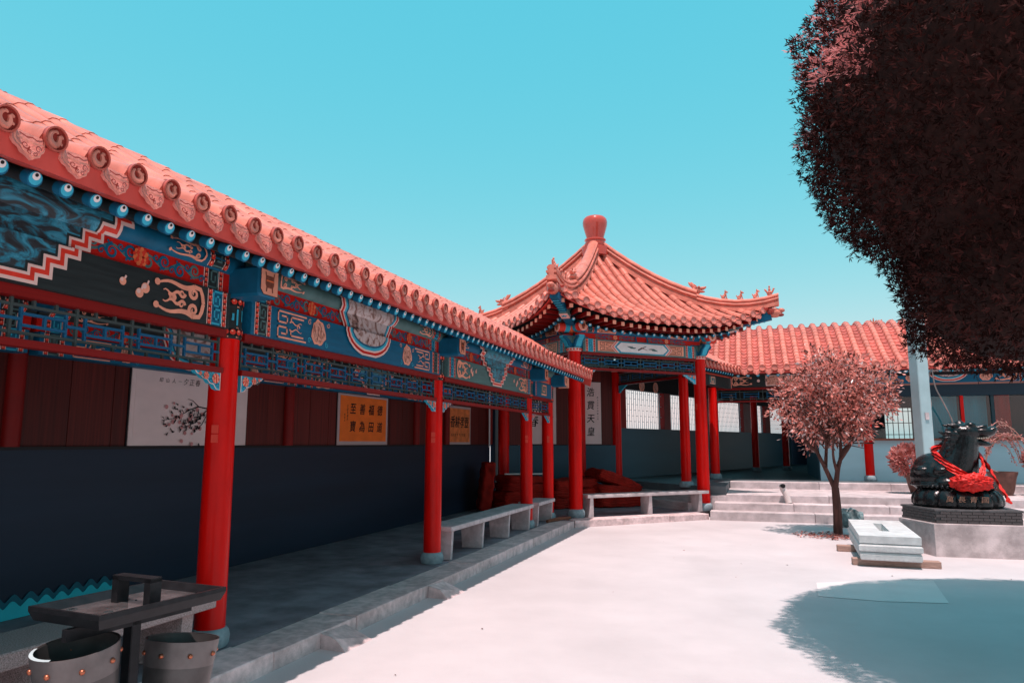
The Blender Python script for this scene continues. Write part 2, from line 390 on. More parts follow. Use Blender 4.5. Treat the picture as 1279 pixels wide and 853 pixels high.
def sch_long(kA, kP, mot, bkind, pic, fgA, bgA, wtop=.62):
    def f(P, L, hA, hM, top, mg):
        v2 = hA+hM
        for d in (1, -1):
            e = mg+.03 if d == 1 else L-mg-.03
            W = .201
            u = e if d == 1 else e-W
            keyband(P, u, .004, hA-.004, fgA, bgA, 1, 0, 2)
            keyband(P, (e+.02 if d == 1 else e-W-.02), hA+.004, v2-.003, (LBLUE if fgA is TEALG else TEALG), (BLUE if fgA is TEALG else DGRN), 1, 0, 1)
            keyband(P, (e+.02 if d == 1 else e-W-.02), v2+.006, top, (LBLUE if fgA is TEALG else TEALG), (BLUE if fgA is TEALG else DGRN), 1, 0, 1)
            s = e+d*(W+.05)
            (scroll if mot == 'scroll' else frets)(P, s, hA/2, .44, hA*.92, PEACH, d, 2)
            for q_, (du_, sv_) in enumerate(() if mot == 'scroll' else ((.50, .2), (.50, .8), (.78, .16), (.80, .86))): P.spiral(s+d*du_, hA*sv_, hA*.1, 1.3, hA*.035, PEACH if q_ % 2 else LBLUE, 1, q_, d, 12)
            if bkind == 'round': medallion(P, s+d*.64, hA*.52, hA*.43, 2)
            else:
                for du, dv, r in ((.52, .55, .035), (.565, .4, .032), (.70, .58, .026)):
                    P.disc(s+d*du, hA*dv, r, PEACH, 2+du, 14); P.disc(s+d*du-.01, hA*dv+.01, r*.5, PINKW, 3+du, 10)
                    P.stroke([(s+d*du+.012, hA*dv+r*.8), (s+d*du+.022, hA*dv+r*1.5)], .014, PINKW, 4)
            # red board
            b0 = e+d*(W+.04); b1 = L/2-d*.12
            mid = (b0+b1)/2-d*.15
            rinceau(P, min(b0, mid), max(b0, mid), hA+hM/2, hM*.9, 0); rinceau(P, min(mid, b1), max(mid, b1), hA+hM/2, hM*.9, 0)
            flower(P, mid, hA+hM/2, hM*.4, ORNG, BEAD, 6)
            # purlin motif
            scroll(P, s+d*.02, (v2+top)/2, .34, (top-v2)*.8, PEACH, d, 2)
        baofu(P, L/2, hA, hM, top, bkind, wtop, hA*.95 if bkind == 'round' else hA*1.02, pic)
    return f
def sch_short(P, L, hA, hM, top, mg):
    v2 = hA+hM
    beads(P, mg+.02, mg+.07, .004, hA-.004); beads(P, L-mg-.07, L-mg-.02, .004, hA-.004)
    keybox(P, L/2-.2, .03, L/2+.2, hA-.03, PEACH, TEALG, 0, 1)
    P.rect(mg+.1, hA+.02, L-mg-.1, v2-.02, PEACH, 0); P.rect(mg+.13, hA+.035, L-mg-.13, v2-.035, BEAD, 1)
    flower(P, L/2, hA+hM/2, hM*.34, ORNG, BROWN, 2)
def sch_pav(P, L, hA, hM, top, mg):
    v2 = hA+hM
    for d in (1, -1):
        e = mg+.05 if d == 1 else L-mg-.05
        u = e if d == 1 else e-.24
        beads(P, u, u+.06, .005, hA-.005); P.rect(u+.06, .005, u+.18, hA-.005, LBLUE, 0); key_cell(P, u+.07, .02, u+.17, hA/2, BLUE, 1); key_cell(P, u+.07, hA/2, u+.17, hA-.02, BLUE, 1, True); beads(P, u+.18, u+.24, .005, hA-.005)
        s = e+d*.3
        P.rect(min(s, s+d*.42), .03, max(s, s+d*.42), hA-.03, PEACH, 0); frets(P, s+d*.02, hA/2, .4, hA*.74, BROWN, d, 1)
        m = L/2-d*.68
        rinceau(P, m-.5, m-.1, hA+hM/2, hM*.9, 0); rinceau(P, m+.1, m+.5, hA+hM/2, hM*.9, 0); flower(P, m, hA+hM/2, hM*.42, ORNG, PEACH, 5)
        P.rect(L/2-d*.15-.02, hA, L/2-d*.15+.02, v2, BLUE, 1)
        keyband(P, (e if d == 1 else e-.2), v2+.006, top, TEALG, DGRN, 1, 0, 1)
        P.rect(min(e+d*.28, e+d*.75), v2+.02, max(e+d*.28, e+d*.75), top-.02, PEACH, 0, 3); scroll(P, e+d*.3, (v2+top)/2, .4, (top-v2)*.6, BROWN, d, 1)
        medallion(P, e+d*.95, (v2+top)/2, .05, 2)
    def hexa(i, k): x0, x1 = L/2-.72+i, L/2+.72-i; return [(x0+.12, hA*.06+i*k), (x1-.12, hA*.06+i*k), (x1, hA/2), (x1-.12, hA*.94-i*k), (x0+.12, hA*.94-i*k), (x0, hA/2)]
    for j, (i, m) in enumerate(((-.09, PINKW), (-.065, BEAD), (-.04, PINKW), (0, LBLUE), (.03, BLUE), (.045, WHITE))): P.poly(hexa(i, .45 if i > 0 else 0), m, 3+j)
    P.stroke([(L/2-.12, hA*.35), (L/2-.02, hA*.5), (L/2+.1, hA*.7)], .03, BLACK, 12, True); P.stroke([(L/2-.05, hA*.55), (L/2, hA*.5), (L/2+.12, hA*.4)], .02, BROWN, 13, True)
    for k in range(5): P.stroke([(L/2-.4+.03*k, hA*.6), (L/2-.3+.02*k, hA*.45), (L/2-.18, hA*.52)], .012, TEALG, 12)
    for k in range(5): P.stroke([(L/2+.4-.03*k, hA*.35), (L/2+.3-.02*k, hA*.5), (L/2+.16, hA*.45)], .012, TEALG, 13)
def sch_hall(P, L, hA, hM, top, mg):
    v2 = hA+hM
    for d in (1, -1):
        e = mg+.05 if d == 1 else L-mg-.05; u = e if d == 1 else e-.25
        beads(P, u, u+.06, .01, hA-.01); keybox(P, u+.06, .01, u+.19, hA-.01, LBLUE, BLUE); beads(P, u+.19, u+.25, .01, hA-.01)
        scroll(P, e+d*.32, hA/2, .5, hA*.8, PEACH, d, 2)
        P.disc(e+d*1.0, hA*.5, .04, PINKW, 2, 8); P.disc(e+d*1.2, hA*.55, .04, PINKW, 2, 8)
    P.rect(L/2-.5, .02, L/2+.5, hA-.02, PINKW, 2); P.rect(L/2-.47, .045, L/2+.47, hA-.045, PIC_P, 3)

# ---------------------------------------------------------------- lattice screens, columns
def lattice(parent, O, ud, L, h, unit=.42, t=.016, simple=False):
    O, ud = Vector(O), Vector(ud); Z = Vector((0, 0, 1)); n = max(1, round(L/unit)); un = L/n
    nd = Vector((ud.y, -ud.x, 0)); rot = Matrix((ud, nd.cross(Z)*-1 if False else Z.cross(ud), Z)).transposed()
    def hb(u0, u1, v, m, d=0): bar('lattice_bar', parent, O+ud*((u0+u1)/2)+Z*v+nd*d, (abs(u1-u0), t*1.2, t), m, rot)
    def vb(u, v0, v1, m, d=0): bar('lattice_bar', parent, O+ud*u+Z*((v0+v1)/2)+nd*d, (t, t*1.1, abs(v1-v0)), m, rot)
    for v in (.17*h, .83*h): hb(0, L, v, LATT)
    for i in range(n):
        u = i*un
        vb(u+t/2 if i == 0 else u, 0, h, LATT, .003)
        if simple:
            for a in (.38, .62): hb(u+un*.18, u+un*.82, a*h, LATB, .002)
            vb(u+un*.18, .17*h, .83*h, LATB); vb(u+un*.82, .17*h, .83*h, LATB); continue
        for a in (.36, .64): hb(u+un*.16, u+un*.84, a*h, LATB, .002)
        for a in (.16, .84): vb(u+un*a, .17*h, .83*h, LATB, -.002)
        hb(u, u+un*.16, .5*h, LATB, .004); hb(u+un*.84, u+un, .5*h, LATB, .004)
        for a in (.33, .67): vb(u+un*a, 0, .17*h, LATT); vb(u+un*a, .83*h, h, LATT)
        vb(u+un*.5, .36*h, .64*h, LATB, .005)
    vb(L-t/2, 0, h, LATT, .003)

def column(parent, x, y, z0, z1, r, name='column', label=None, baser=1.32, bh=.13, slip=True, face=(1, 0)):
    mb = MB(); prof = [(r*1.02, bh), (r*1.02, bh+.4), (r, (z1-z0)*.6), (r*.965, z1-z0)]
    mb.lathe(prof, (x, y, z0), RED, 28); c = mb.build(name, parent, 40)
    mb = MB(); b = r*baser
    mb.lathe([(b*.93, 0), (b, bh*.2), (b*1.02, bh*.55), (b*.95, bh*.85), (b*.82, bh+.002)], (x, y, z0), BASE, 24); mb.build('column_base', c, 50)
    if slip:
        f = Vector((face[0], face[1], 0)).normalized(); zz = z0+(z1-z0)*.68; s = Vector((-f.y, f.x, 0))
        rot = Matrix((s, f, Vector((0, 0, 1)))).transposed(); pos = Vector((x, y, zz))+f*(r+.006)
        bar('paper_slip', c, pos+Vector((0, 0, .035)), (.05, .006, .06), BEAD, rot); bar('paper_slip', c, pos+Vector((0, 0, -.035)), (.05, .006, .06), BEAD, rot)
    return c

def queti(parent, O, ud, nd, w=.26, h=.13):
    """carved flower bracket in the corner between column and rail"""
    O, ud, nd = Vector(O), Vector(ud), Vector(nd); Z = Vector((0, 0, 1)); mb = MB()
    out = [(0, 0), (w, 0), (w*.93, -h*.14), (w*.8, -h*.2), (w*.68, -h*.38), (w*.52, -h*.42), (w*.42, -h*.62), (w*.26, -h*.68), (w*.16, -h*.92), (0, -h)]
    mb.prism(out, lambda u, v, d: O+ud*u+Z*v+nd*d, -.02, .02, LBLUE)
    P = Paint(lambda u, v, hh: O+ud*u+Z*v+nd*(.02+hh)); P.mb = mb
    P.stroke(out[1:]+[out[0]], .008, PINKW, 0)
    for (u, v, r) in ((.05, -.045, .035), (.15, -.03, .025), (.21, -.02, .014)): flower(P, u, v, r*1.1, BEAD, PEACH, 2)
    for (u, v) in ((.03, -.1), (.1, -.07), (.11, -.02), (.19, -.045)): P.spiral(u, v, .022, 1.2, .008, TEALG if u > .1 else BLUE, 4)
    mb.build('corner_bracket', parent)
# ---------------------------------------------------------------- tile pieces shared by the roofs (local: +X points out of the eave, Z up)
def mesh_end_tile(r=.056, dragon=True, fm=None):
    fm = fm or DISC
    mb = MB()
    mb.lathe([(r*.92, -.05), (r*.94, .0)], (0, 0, 0), TILE, 20, 'X', False); mb.lathe([(r*.95, -.006), (r, -.004), (r, .012), (r*.86, .014), (r*.82, .004), (.002, .004)], (0, 0, 0), fm, 20, 'X')
    rg = [[(z, q*math.cos(2*PI*j/20), q*math.sin(2*PI*j/20)) for j in range(20)] for q, z in ((r*1.004, .004), (r*1.0, .018), (r*.87, .018), (r*.83, .003))]
    mb.loft(rg, RIM if dragon else TILE, True, False)
    if dragon:
        pts = []
        for i in range(22):
            t = i/21; a = 2.2+t*5.5
            pts.append((.010, r*(.62-.25*t)*math.cos(a)*(1 if t < .6 else .8), r*.62*math.sin(a*.9+.4)*(1-.3*t)))
        mb.tube(pts, [.007+.008*math.sin(PI*i/21) for i in range(22)], TILE, 5)
        for k in range(6): mb.ell((.008, r*.55*math.cos(k*1.05), r*.55*math.sin(k*1.05)), (.006, .012, .008), TILE, 6, 4)
    return mb.mesh('end_tile', 45)
def mesh_drip_tile(w=.15, h=.115):
    out = [(-w/2, 0), (-w/2, -h*.42), (-w*.43, -h*.58), (-w*.33, -h*.66), (-w*.27, -h*.82), (-w*.12, -h*.9), (0, -h), (w*.12, -h*.9), (w*.27, -h*.82), (w*.33, -h*.66), (w*.43, -h*.58), (w/2, -h*.42), (w/2, 0)]
    cv = lambda u: -.9*u*u/w*.6
    mb = MB(); mb.prism(out, lambda u, v, d: (d+cv(u)+.0-v*.12, u, v+abs(u)*.12), -.012, .006, TILE2)
    P = Paint(lambda u, v, hh: Vector((.006+cv(u)-v*.12+hh, u, v+abs(u)*.12))); P.mb = mb; P.step = .001
    P.stroke([(u*.9, v*.93) for u, v in out], .008, TILE, 1)
    P.stroke([(-w*.4, -h*.3), (0, -h*.34), (w*.4, -h*.3)], .008, TILE, 1)
    for s in (1, -1):
        P.spiral(s*w*.2, -h*.53, .018, 1.3, .007, DISC, 1, 0, s, 12); P.spiral(s*w*.08, -h*.74, .012, 1.2, .006, DISC, 1, 1, -s, 10)
        P.stroke([(s*w*.35, -h*.12), (s*w*.15, -h*.2), (0, -h*.12)], .006, DISC, 1)
    return mb.mesh('drip_tile', 40)
def mesh_rafter(r=.037, L=.75, slope=.42):
    mb = MB(); c, s = math.cos(math.atan(slope)), math.sin(math.atan(slope))
    mb.tube([(-L*c, 0, L*s), (-.05*c, 0, .05*s)], r*.97, DGRN, 12); mb.tube([(-.05*c, 0, .05*s), (0, 0, 0)], r, BLUE, 14)
    n = Vector((c, 0, -s)); up = Vector((s, 0, c)); y = Vector((0, 1, 0))
    def dsc(rr, cz, h, m): mb.face([n*h + up*(cz+rr*math.sin(2*PI*i/14)) + y*(rr*math.cos(2*PI*i/14)) for i in range(14)], m)
    dsc(r*.96, 0, .001, BLUE); dsc(r*.84, r*.12, .002, LBLUE); dsc(r*.5, r*.42, .003, WHITE); dsc(r*.23, r*.58, .004, BLACK)
    return mb.mesh('rafter', 50)
def curve_z(prof, n):
    """smooth interpolation of an (x,z) profile at n points"""
    xs = [p[0] for p in prof]; d = [0]
    for a, b in zip(prof[:-1], prof[1:]): d.append(d[-1]+math.hypot(b[0]-a[0], b[1]-a[1]))
    q = [d[-1]*i/(n-1) for i in range(n)]; out = []
    for t in q:
        k = max(i for i in range(len(d)) if d[i] <= t+1e-9); k = min(k, len(prof)-2)
        f = (t-d[k])/(d[k+1]-d[k]); p0, p1, p2, p3 = [prof[min(max(k+j, 0), len(prof)-1)] for j in (-1, 0, 1, 2)]
        out.append(tuple(.5*((2*p1[c])+(-p0[c]+p2[c])*f+(2*p0[c]-5*p1[c]+4*p2[c]-p3[c])*f*f+(-p0[c]+3*p1[c]-3*p2[c]+p3[c])*f**3) for c in (0, 1)))
    return out
def mesh_tile_row(path, r=.06, tile=.3, seg=7):
    """a barrel-tile row along path (list of (x,z), from the eave inward); each tile tapers so the joints show"""
    mb = MB(); P = [Vector((x, 0, z)) for x, z in path]; rings = []; acc = 0
    for i, p in enumerate(P):
        t = (P[min(i+1, len(P)-1)]-P[max(i-1, 0)]).normalized(); up = Vector((-t.z, 0, t.x)); up = up if up.z > 0 else -up
        for rr in ((r*.9, r) if 0 < i < len(P)-1 else (r,)):
            rings.append([p+up*(rr*math.sin(PI*j/(seg-1))-.01)+Vector((0, rr*math.cos(PI*j/(seg-1)), 0)) for j in range(seg)])
    mb.loft(rings, TILE, False, False)
    return mb.mesh('tile_row', 35)
def mesh_pan_row(path, w=.17, dip=.03):
    mb = MB(); P = [Vector((x, 0, z)) for x, z in path]; rings = []
    for i, p in enumerate(P):
        t = (P[min(i+1, len(P)-1)]-P[max(i-1, 0)]).normalized(); up = Vector((-t.z, 0, t.x)); up = up if up.z > 0 else -up
        for off in ((.0, .016) if 0 < i < len(P)-1 else (0,)):
            rings.append([p+up*(off-dip+dip*1.6*(2*j/6-1)**2)+Vector((0, w*(j/6-.5), 0)) for j in range(7)])
    mb.loft(rings, PAN, False, False)
    return mb.mesh('pan_row', 30)
# ---------------------------------------------------------------- ground, platforms, steps
def sheet(name, pts, z, mat, parent=None):
    mb = MB(); mb.face([(x, y, z) for x, y in pts], mat); return mb.build(name, parent)
def slab(name, pts, z0, z1, mat, parent=None):
    mb = MB(); mb.prism(pts, lambda u, v, d: (u, v, d), z0, z1, mat); return mb.build(name, parent)
gm = MB(); gm.face([(-300, -300, 0), (300, -300, 0), (300, 400, 0), (-300, 400, 0)], CONC)
ground = tag(gm.build('ground'), kind='structure')
PATCHM = M('patched_concrete', (.66, .63, .635), .85, .06, 2, bump=.3, bscale=80)
sheet('repair_patch', [(.62, 9.30), (1.2, 9.62), (1.93, 9.86), (1.80, 8.55), (1.2, 8.44), (.58, 8.50)], .004, PATCHM, ground)
STAINM = M('dried_cement_wash', (.58, .55, .545), .85, .08, 2)

ZP = .13
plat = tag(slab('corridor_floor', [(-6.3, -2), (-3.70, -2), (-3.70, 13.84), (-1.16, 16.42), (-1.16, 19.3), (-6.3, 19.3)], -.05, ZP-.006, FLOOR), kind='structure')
def kerb_run(a, b, n, width, seed):
    a, b = Vector((*a, 0)), Vector((*b, 0)); d = (b-a); L = d.length; d.normalize(); nrm = Vector((-d.y, d.x, 0)); rr = random.Random(seed); t = 0
    cuts = [0]+sorted((i+.12*rr.uniform(-1, 1))*L/n for i in range(1, n))+[L]
    for t0, t1 in zip(cuts[:-1], cuts[1:]):
        dz = rr.uniform(-.008, .006); mb = MB(); do = rr.uniform(-.008, .006)
        mb.box((t0+.004, do, -.05), (t1-.004, width, ZP+dz), KERB, .008)
        mb.v = [tuple(a+d*x+nrm*y+Vector((0, 0, z))) for x, y, z in mb.v]
        mb.build('kerb_stone', plat)
kerb_run((-3.3, -2), (-3.3, 13.70), 12, .385, 3)
kerb_run((-3.29, 13.73), (-.95, 16.07), 3, .385, 5)

FZ = .65
hall_floor = tag(slab('hall_floor', [(-3.6, 19.3), (-1.23, 16.95), (-.62, 16.95), (-.62, 19.12), (16, 19.12), (16, 40), (-3.6, 40)], -.05, FZ-.004, M('hall_floor_tile', (.13, .16, .175), .5, .15, 3, stain=.2)), kind='structure')
landing = tag(slab('landing', [(-.61, 17.1), (16, 17.1), (16, 19.1), (-.61, 19.1)], -.05, .486, STEP), kind='structure')
steps = bpy.data.objects.new('steps', None); link(steps, None, Matrix.Translation((0, 16, 0))); tag(steps, kind='structure')
for k, (y0, y1, z1, x0) in enumerate(((16.0, 16.38, .18, -.93), (16.35, 16.8, .335, -.86), (16.78, 17.12, .49, -.62), (19.06, 19.4, .65, -.60))):
    x = x0; i = 0; rr = random.Random(k+20)
    while x < 13:
        l = rr.uniform(1.5, 2.1); mb = MB(); e = rr.uniform(-.003, .003)
        zb = (0 if k == 0 else (.18, .335, .49)[k-1])-.02 if k < 3 else .47
        mb.box((x+.003, y0+e, zb), (x+l-.003, y1, z1+rr.uniform(-.002, .003)), STEP, .01); mb.build('step_stone', steps); x += l
bar('step_end_block', steps, (-.78, 16.9, .2), (.34, .3, .5), STEP)
# inner steps between the pavilion floor and the hall floor
inner = bpy.data.objects.new('pavilion_steps', None); link(inner, None, Matrix.Translation((-2.3, 17.6, ZP))); tag(inner, kind='structure')
r45 = Matrix.Rotation(-PI/4, 3, 'Z')
for k, (q, z1) in enumerate(((15.12, .30), (15.5, .47), (15.88, .64))):
    n = Vector((1, 1, 0))/math.sqrt(2); t = Vector((1, -1, 0))/math.sqrt(2)
    for i in range(2):
        c = n*(q/math.sqrt(2)+.2) + t*((-2.26-17.92)/math.sqrt(2)+(-.79 if i == 0 else .79)) + Vector((0, 0, z1/2))
        bar('step_stone', inner, c, (1.574, .4, z1), STEP, r45)

# ---------------------------------------------------------------- left corridor
XC = -3.85; CY = [.65, 4.55, 8.45, 12.42, 13.85]; XW = -6.0; ZC = 2.39
corr = thing('covered_corridor', (-4.9, 7, ZP), 'long red-columned corridor with pink tiled roof and painted beams along the left', 'corridor')
for y in CY:
    c = column(corr, XC, y, ZP, ZC, .107, face=(.35, -.94))
    mb = MB(); mb.lathe([(.112, ZC), (.112, 2.73)], (XC, y, 0), DGRN, 20)       # painted column head
    P = Paint(lambda u, v, h, y=y: Vector((XC+(.112+h)*math.cos(u/.112), y+(.112+h)*math.sin(u/.112), v))); P.mb = mb
    for v0, v1 in ((2.405, 2.475), (2.64, 2.71)):
        for q in range(-4, 4): P.rect(q*.088, v0-.006, q*.088+.0817, v1+.006, PEACH, 0); P.rect(q*.088, v0+.004, q*.088+.0817, v1-.004, BLACK, 3)
        for q in range(-7, 8): P.disc(q*.05, (v0+v1)/2, .022, BEAD, 5, 8); P.disc(q*.05-.006, (v0+v1)/2+.008, .008, PEACH, 7, 6)
    for q in (-.30, -.15, 0.0, .15): key_cell(P, q, 2.49, q+.15, 2.625, TEALG if y != 4.55 else LBLUE, 1)
    mb.build('column_head', c, 40)
    # beam head block above the column with a painted vessel on its face
    mb = MB(); mb.box((XC-.1, y-.115, 2.70), (-3.47, y+.115, 2.93), BLUE, .02)
    P = Paint(lambda u, v, h, y=y: Vector((-3.47+h, y+u, 2.70+v))); P.mb = mb
    oc = [(-.105, .05), (-.07, .012), (.105, .012), (.105, .215), (-.105, .215)]
    P.poly(oc, BLACK, 0); P.poly([(a*.96, .11+(b-.11)*.95) for a, b in oc], PEACH, 1)
    P.poly([(-.05, .15), (-.058, .19), (-.046, .19), (-.042, .165), (.042, .165), (.046, .19), (.058, .19), (.05, .15), (.052, .1), (.04, .075), (.045, .04), (.03, .04), (.026, .07), (-.026, .07), (-.03, .04), (-.045, .04), (-.04, .075), (-.052, .1)], BROWN, 2)
    P.rect(-.045, .12, .045, .13, ORNG, 3)
    mb.build('beam_head', corr)
hA, hM, rp = .27, .16, .085
schemes = [sch_long(None, None, 'scroll', 'step', PIC_B, LBLUE, BLUE), sch_long(None, None, 'fret', 'round', PIC_W, TEALG, DGRN), sch_long(None, None, 'scroll', 'step', PIC_T, LBLUE, BLUE, .5), sch_short]
colsA = [DGRN, BLUE, TEALG, BLUE]; colsP = [BLUE, TEALG, BLUE, TEALG]
for i in range(4):
    y0, y1 = CY[i], CY[i+1]; L = y1-y0
    beam_stack(corr, (-3.72, y0, 2.45), (0, 1, 0), (1, 0, 0), L, hA, hM, rp, colsA[i], colsP[i], schemes[i], mg=.135)
    # beam over the back wall, seen through the lattice
    beam_stack(corr, (-5.86, y0, 2.36), (0, 1, 0), (1, 0, 0), L, .2, .14, .085, BLUE, DGRN, schemes[i] if i < 3 else sch_short, mg=.06, mo=.02)
    bar('rail', corr, (-3.80, (y0+y1)/2, 2.42), (.09, L-.21, .058), RAIL); bar('rail', corr, (-3.80, (y0+y1)/2, 2.14), (.07, L-.21, .042), RAIL)
    lattice(corr, (-3.81, y0+.12, 2.161), (0, 1, 0), L-.24, .23, .41 if i < 3 else .5)
    queti(corr, (-3.80, y0+.118, 2.119), (0, 1, 0), (1, 0, 0)); queti(corr, (-3.80, y1-.118, 2.119), (0, -1, 0), (1, 0, 0))
# back wall: low painted wall, planks, posts
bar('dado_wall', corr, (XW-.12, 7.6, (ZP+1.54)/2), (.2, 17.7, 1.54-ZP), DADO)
bar('dado_rail', corr, (XW-.03, 7.6, 1.552), (.05, 17.7, .028), BLACK)
y = -1.2; rr = random.Random(4)
while y < 16.3:
    wd = .485; bar('plank', corr, (XW-.075+rr.uniform(-.003, .003), y+wd/2, 2.15), (.05, wd-.008, 1.17), WOOD); y += wd
bar('wall_backing', corr, (XW-.16, 7.6, 2.4), (.1, 17.7, 1.9), SOFF)
for y in CY+[16.45]:
    mb = MB(); mb.lathe([(.075, 1.566), (.075, 3.2)], (XW-.03, y, 0), DRED, 16); mb.build('wall_post', corr, 40)
mb = MB(); mb.lathe([(.02, 1.5), (.02, 3.0)], (XW+.03, 16.28, 0), WHITE, 8); mb.build('white_conduit', corr, 40)
mb = MB(); mb.lathe([(.02, 1.5), (.02, 3.0)], (-5.5, 17.1, 0), WHITE, 8); mb.build('white_conduit', corr, 40)
for y in CY[:-1]:   # cross beams inside
    bar('cross_beam', corr, ((XC+XW)/2, y, 2.83), (2.0, .14, .2), BLUE)
# roof
EX = -2.9; Y0, Y1 = -.6, 13.62; PITCHT = .226
prof = [(0, 2.872), (-.35, 3.02), (-.85, 3.31), (-1.35, 3.62), (-1.72, 3.79), (-2.03, 3.85), (-2.34, 3.79), (-2.71, 3.62), (-3.21, 3.31), (-3.75, 3.0)]
path = curve_z(prof, 17)
me_row = mesh_tile_row(path, .06); me_pan = mesh_pan_row(path, .15); me_end = mesh_end_tile(); me_drip = mesh_drip_tile(); me_raft = mesh_rafter()
roof = bpy.data.objects.new('roof', None); link(roof, corr, Matrix.Translation((-4.9, 7, 3.0)))
k = 0; y = Y1-.07
while y > Y0:
    T = Matrix.Translation((EX, y, 0))
    jz = random.uniform(-.004, .004)
    inst('tile_row', roof, me_row, Matrix.Translation((EX, y, .055+jz)) @ Matrix.Rotation(random.uniform(-.004, .004), 4, 'Z'))
    inst('end_tile', roof, me_end, Matrix.Translation((EX+.012, y, 2.935+jz)) @ Matrix.Rotation(R(8)+random.uniform(-.06, .06), 4, 'Y') @ Matrix.Rotation(random.uniform(-.5, .5), 4, 'X'))
    inst('pan_row', roof, me_pan, Matrix.Translation((EX, y-PITCHT/2, .03)))
    inst('drip_tile', roof, me_drip, Matrix.Translation((EX+.02, y-PITCHT/2, 2.905+jz)) @ Matrix.Rotation(random.uniform(-.05, .05), 4, 'X'))
    y -= PITCHT
# roof deck, eave board, soffit, end board
def extrude_profile(pts, y0, y1, mat, name, parent, smooth=35):
    mb = MB(); a = mb.verts([(x, y0, z) for x, z in pts]); b = mb.verts([(x, y1, z) for x, z in pts]); n = len(pts)
    for i in range(n): j = (i+1) % n; mb.fi((a+i, a+j, b+j, b+i), mat)
    mb.fi([a+i for i in range(n)], mat); mb.fi([b+i for i in range(n)], mat); return mb.build(name, parent, smooth)
up = [(EX+x-.06, z+.005) for x, z in path]; dn = [(EX+x-.06, z-.07) for x, z in path]
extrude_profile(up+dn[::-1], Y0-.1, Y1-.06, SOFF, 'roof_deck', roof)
extrude_profile([(EX+.0, 2.885), (EX-.03, 2.795), (EX-.17, 2.83), (EX-.17, 2.9)], Y0-.1, Y1-.03, FASC, 'eave_board', roof)
bo = [(EX+x+.02, z+.02) for x, z in path]; bi = [(EX+x-(.03 if x > -.3 else 0), z-.2) for x, z in path]
extrude_profile(bo+bi[::-1], Y1-.05, Y1, FASC, 'gable_board', roof)
for i in range(int((Y1-.25-Y0)/.1595)):
    inst('rafter', corr, me_raft, Matrix.Translation((-3.03, Y1-.17-i*.1595, 2.778)))
bar('roof_deck', corr, (-5.3, 15.4, 3.32), (2.8, 3.7, .06), SOFF)  # unseen slab added to stop sun leaking in between the two roofs
bar('end_block', corr, (-3.55, 13.99, 2.78), (.2, .05, .2), PEACH)

# scalloped patch of sunlight painted as a teal sheet, back wall foot, far left
mb = MB(); TEALS = M('painted_sun_teal', (.03, .52, .62), .4, .08, 4); TEALD = M('painted_penumbra_teal', (.01, .12, .17), .45, .1, 4)
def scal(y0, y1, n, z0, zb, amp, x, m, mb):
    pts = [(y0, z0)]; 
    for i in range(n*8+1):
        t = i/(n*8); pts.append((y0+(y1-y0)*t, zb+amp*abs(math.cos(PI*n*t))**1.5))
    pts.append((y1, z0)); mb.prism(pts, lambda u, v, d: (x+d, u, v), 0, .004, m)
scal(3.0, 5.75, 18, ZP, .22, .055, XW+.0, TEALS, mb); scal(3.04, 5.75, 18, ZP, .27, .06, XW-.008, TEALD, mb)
tag(mb.build('scalloped_sun_patch'), 'patch of sunlight with scalloped top edge, made as a teal sheet at the foot of the dark wall, lower left', 'painted sunlight')
# ---------------------------------------------------------------- square corner pavilion
PC = Vector((-3.43, 16.75, 0)); RC = 2.34; Zv = Vector((0, 0, 1)); S2 = math.sqrt(.5)
pav = thing('corner_pavilion', (PC.x, PC.y, ZP), 'square red-columned pavilion with sweeping pink tiled roof and jar finial', 'pavilion')
corners = [PC+Vector(d)*RC for d in ((0, -1, 0), (1, 0, 0), (0, 1, 0), (-1, 0, 0))]
PZ = 3.47
for i, p in enumerate(corners):
    c = column(pav, p.x, p.y, ZP if i != 2 else .45, PZ, .136, baser=1.32, bh=.16, face=((.5, -.86), (-.6, -.8), (0, -1), (1, -.2))[i], slip=(i == 1))
    mb = MB()   # scrolled capital
    mb.lathe([(.13, PZ-.005), (.15, PZ), (.15, PZ+.06), (.13, PZ+.065)], (p.x, p.y, 0), PINKW, 20)
    for q in range(14): mb.ell((p.x+.152*math.cos(q*PI/7), p.y+.152*math.sin(q*PI/7), PZ+.03), (.022, .022, .022), BEAD, 6, 4)
    for a, m, s in ((PI/4, LBLUE, 1), (-PI/4, LBLUE, 1)):
        d = Vector((math.cos(a), math.sin(a), 0)); n = Vector((-d.y, d.x, 0))
        out = [(-.1, .065), (.1, .065), (.17, .1), (.22, .2), (.3, .26), (.3, .3), (-.3, .3), (-.3, .26), (-.22, .2), (-.17, .1)]
        mb.prism(out, lambda u, v, dd: p+d*u+n*dd+Zv*(PZ+v), -.09, .09, BLUE)
        mb.prism([(u*1.04, v+(.012 if v > .25 else -.006)) for u, v in out], lambda u, v, dd: p+d*u+n*dd+Zv*(PZ+v), -.06, .06, m)
        mb.prism([(u*.7, .1+v*.62) for u, v in out], lambda u, v, dd: p+d*u+n*dd+Zv*(PZ+v), -.1, .1, TEALG)
    mb.build('capital', c)
phA, phM, prp = .275, .125, .095
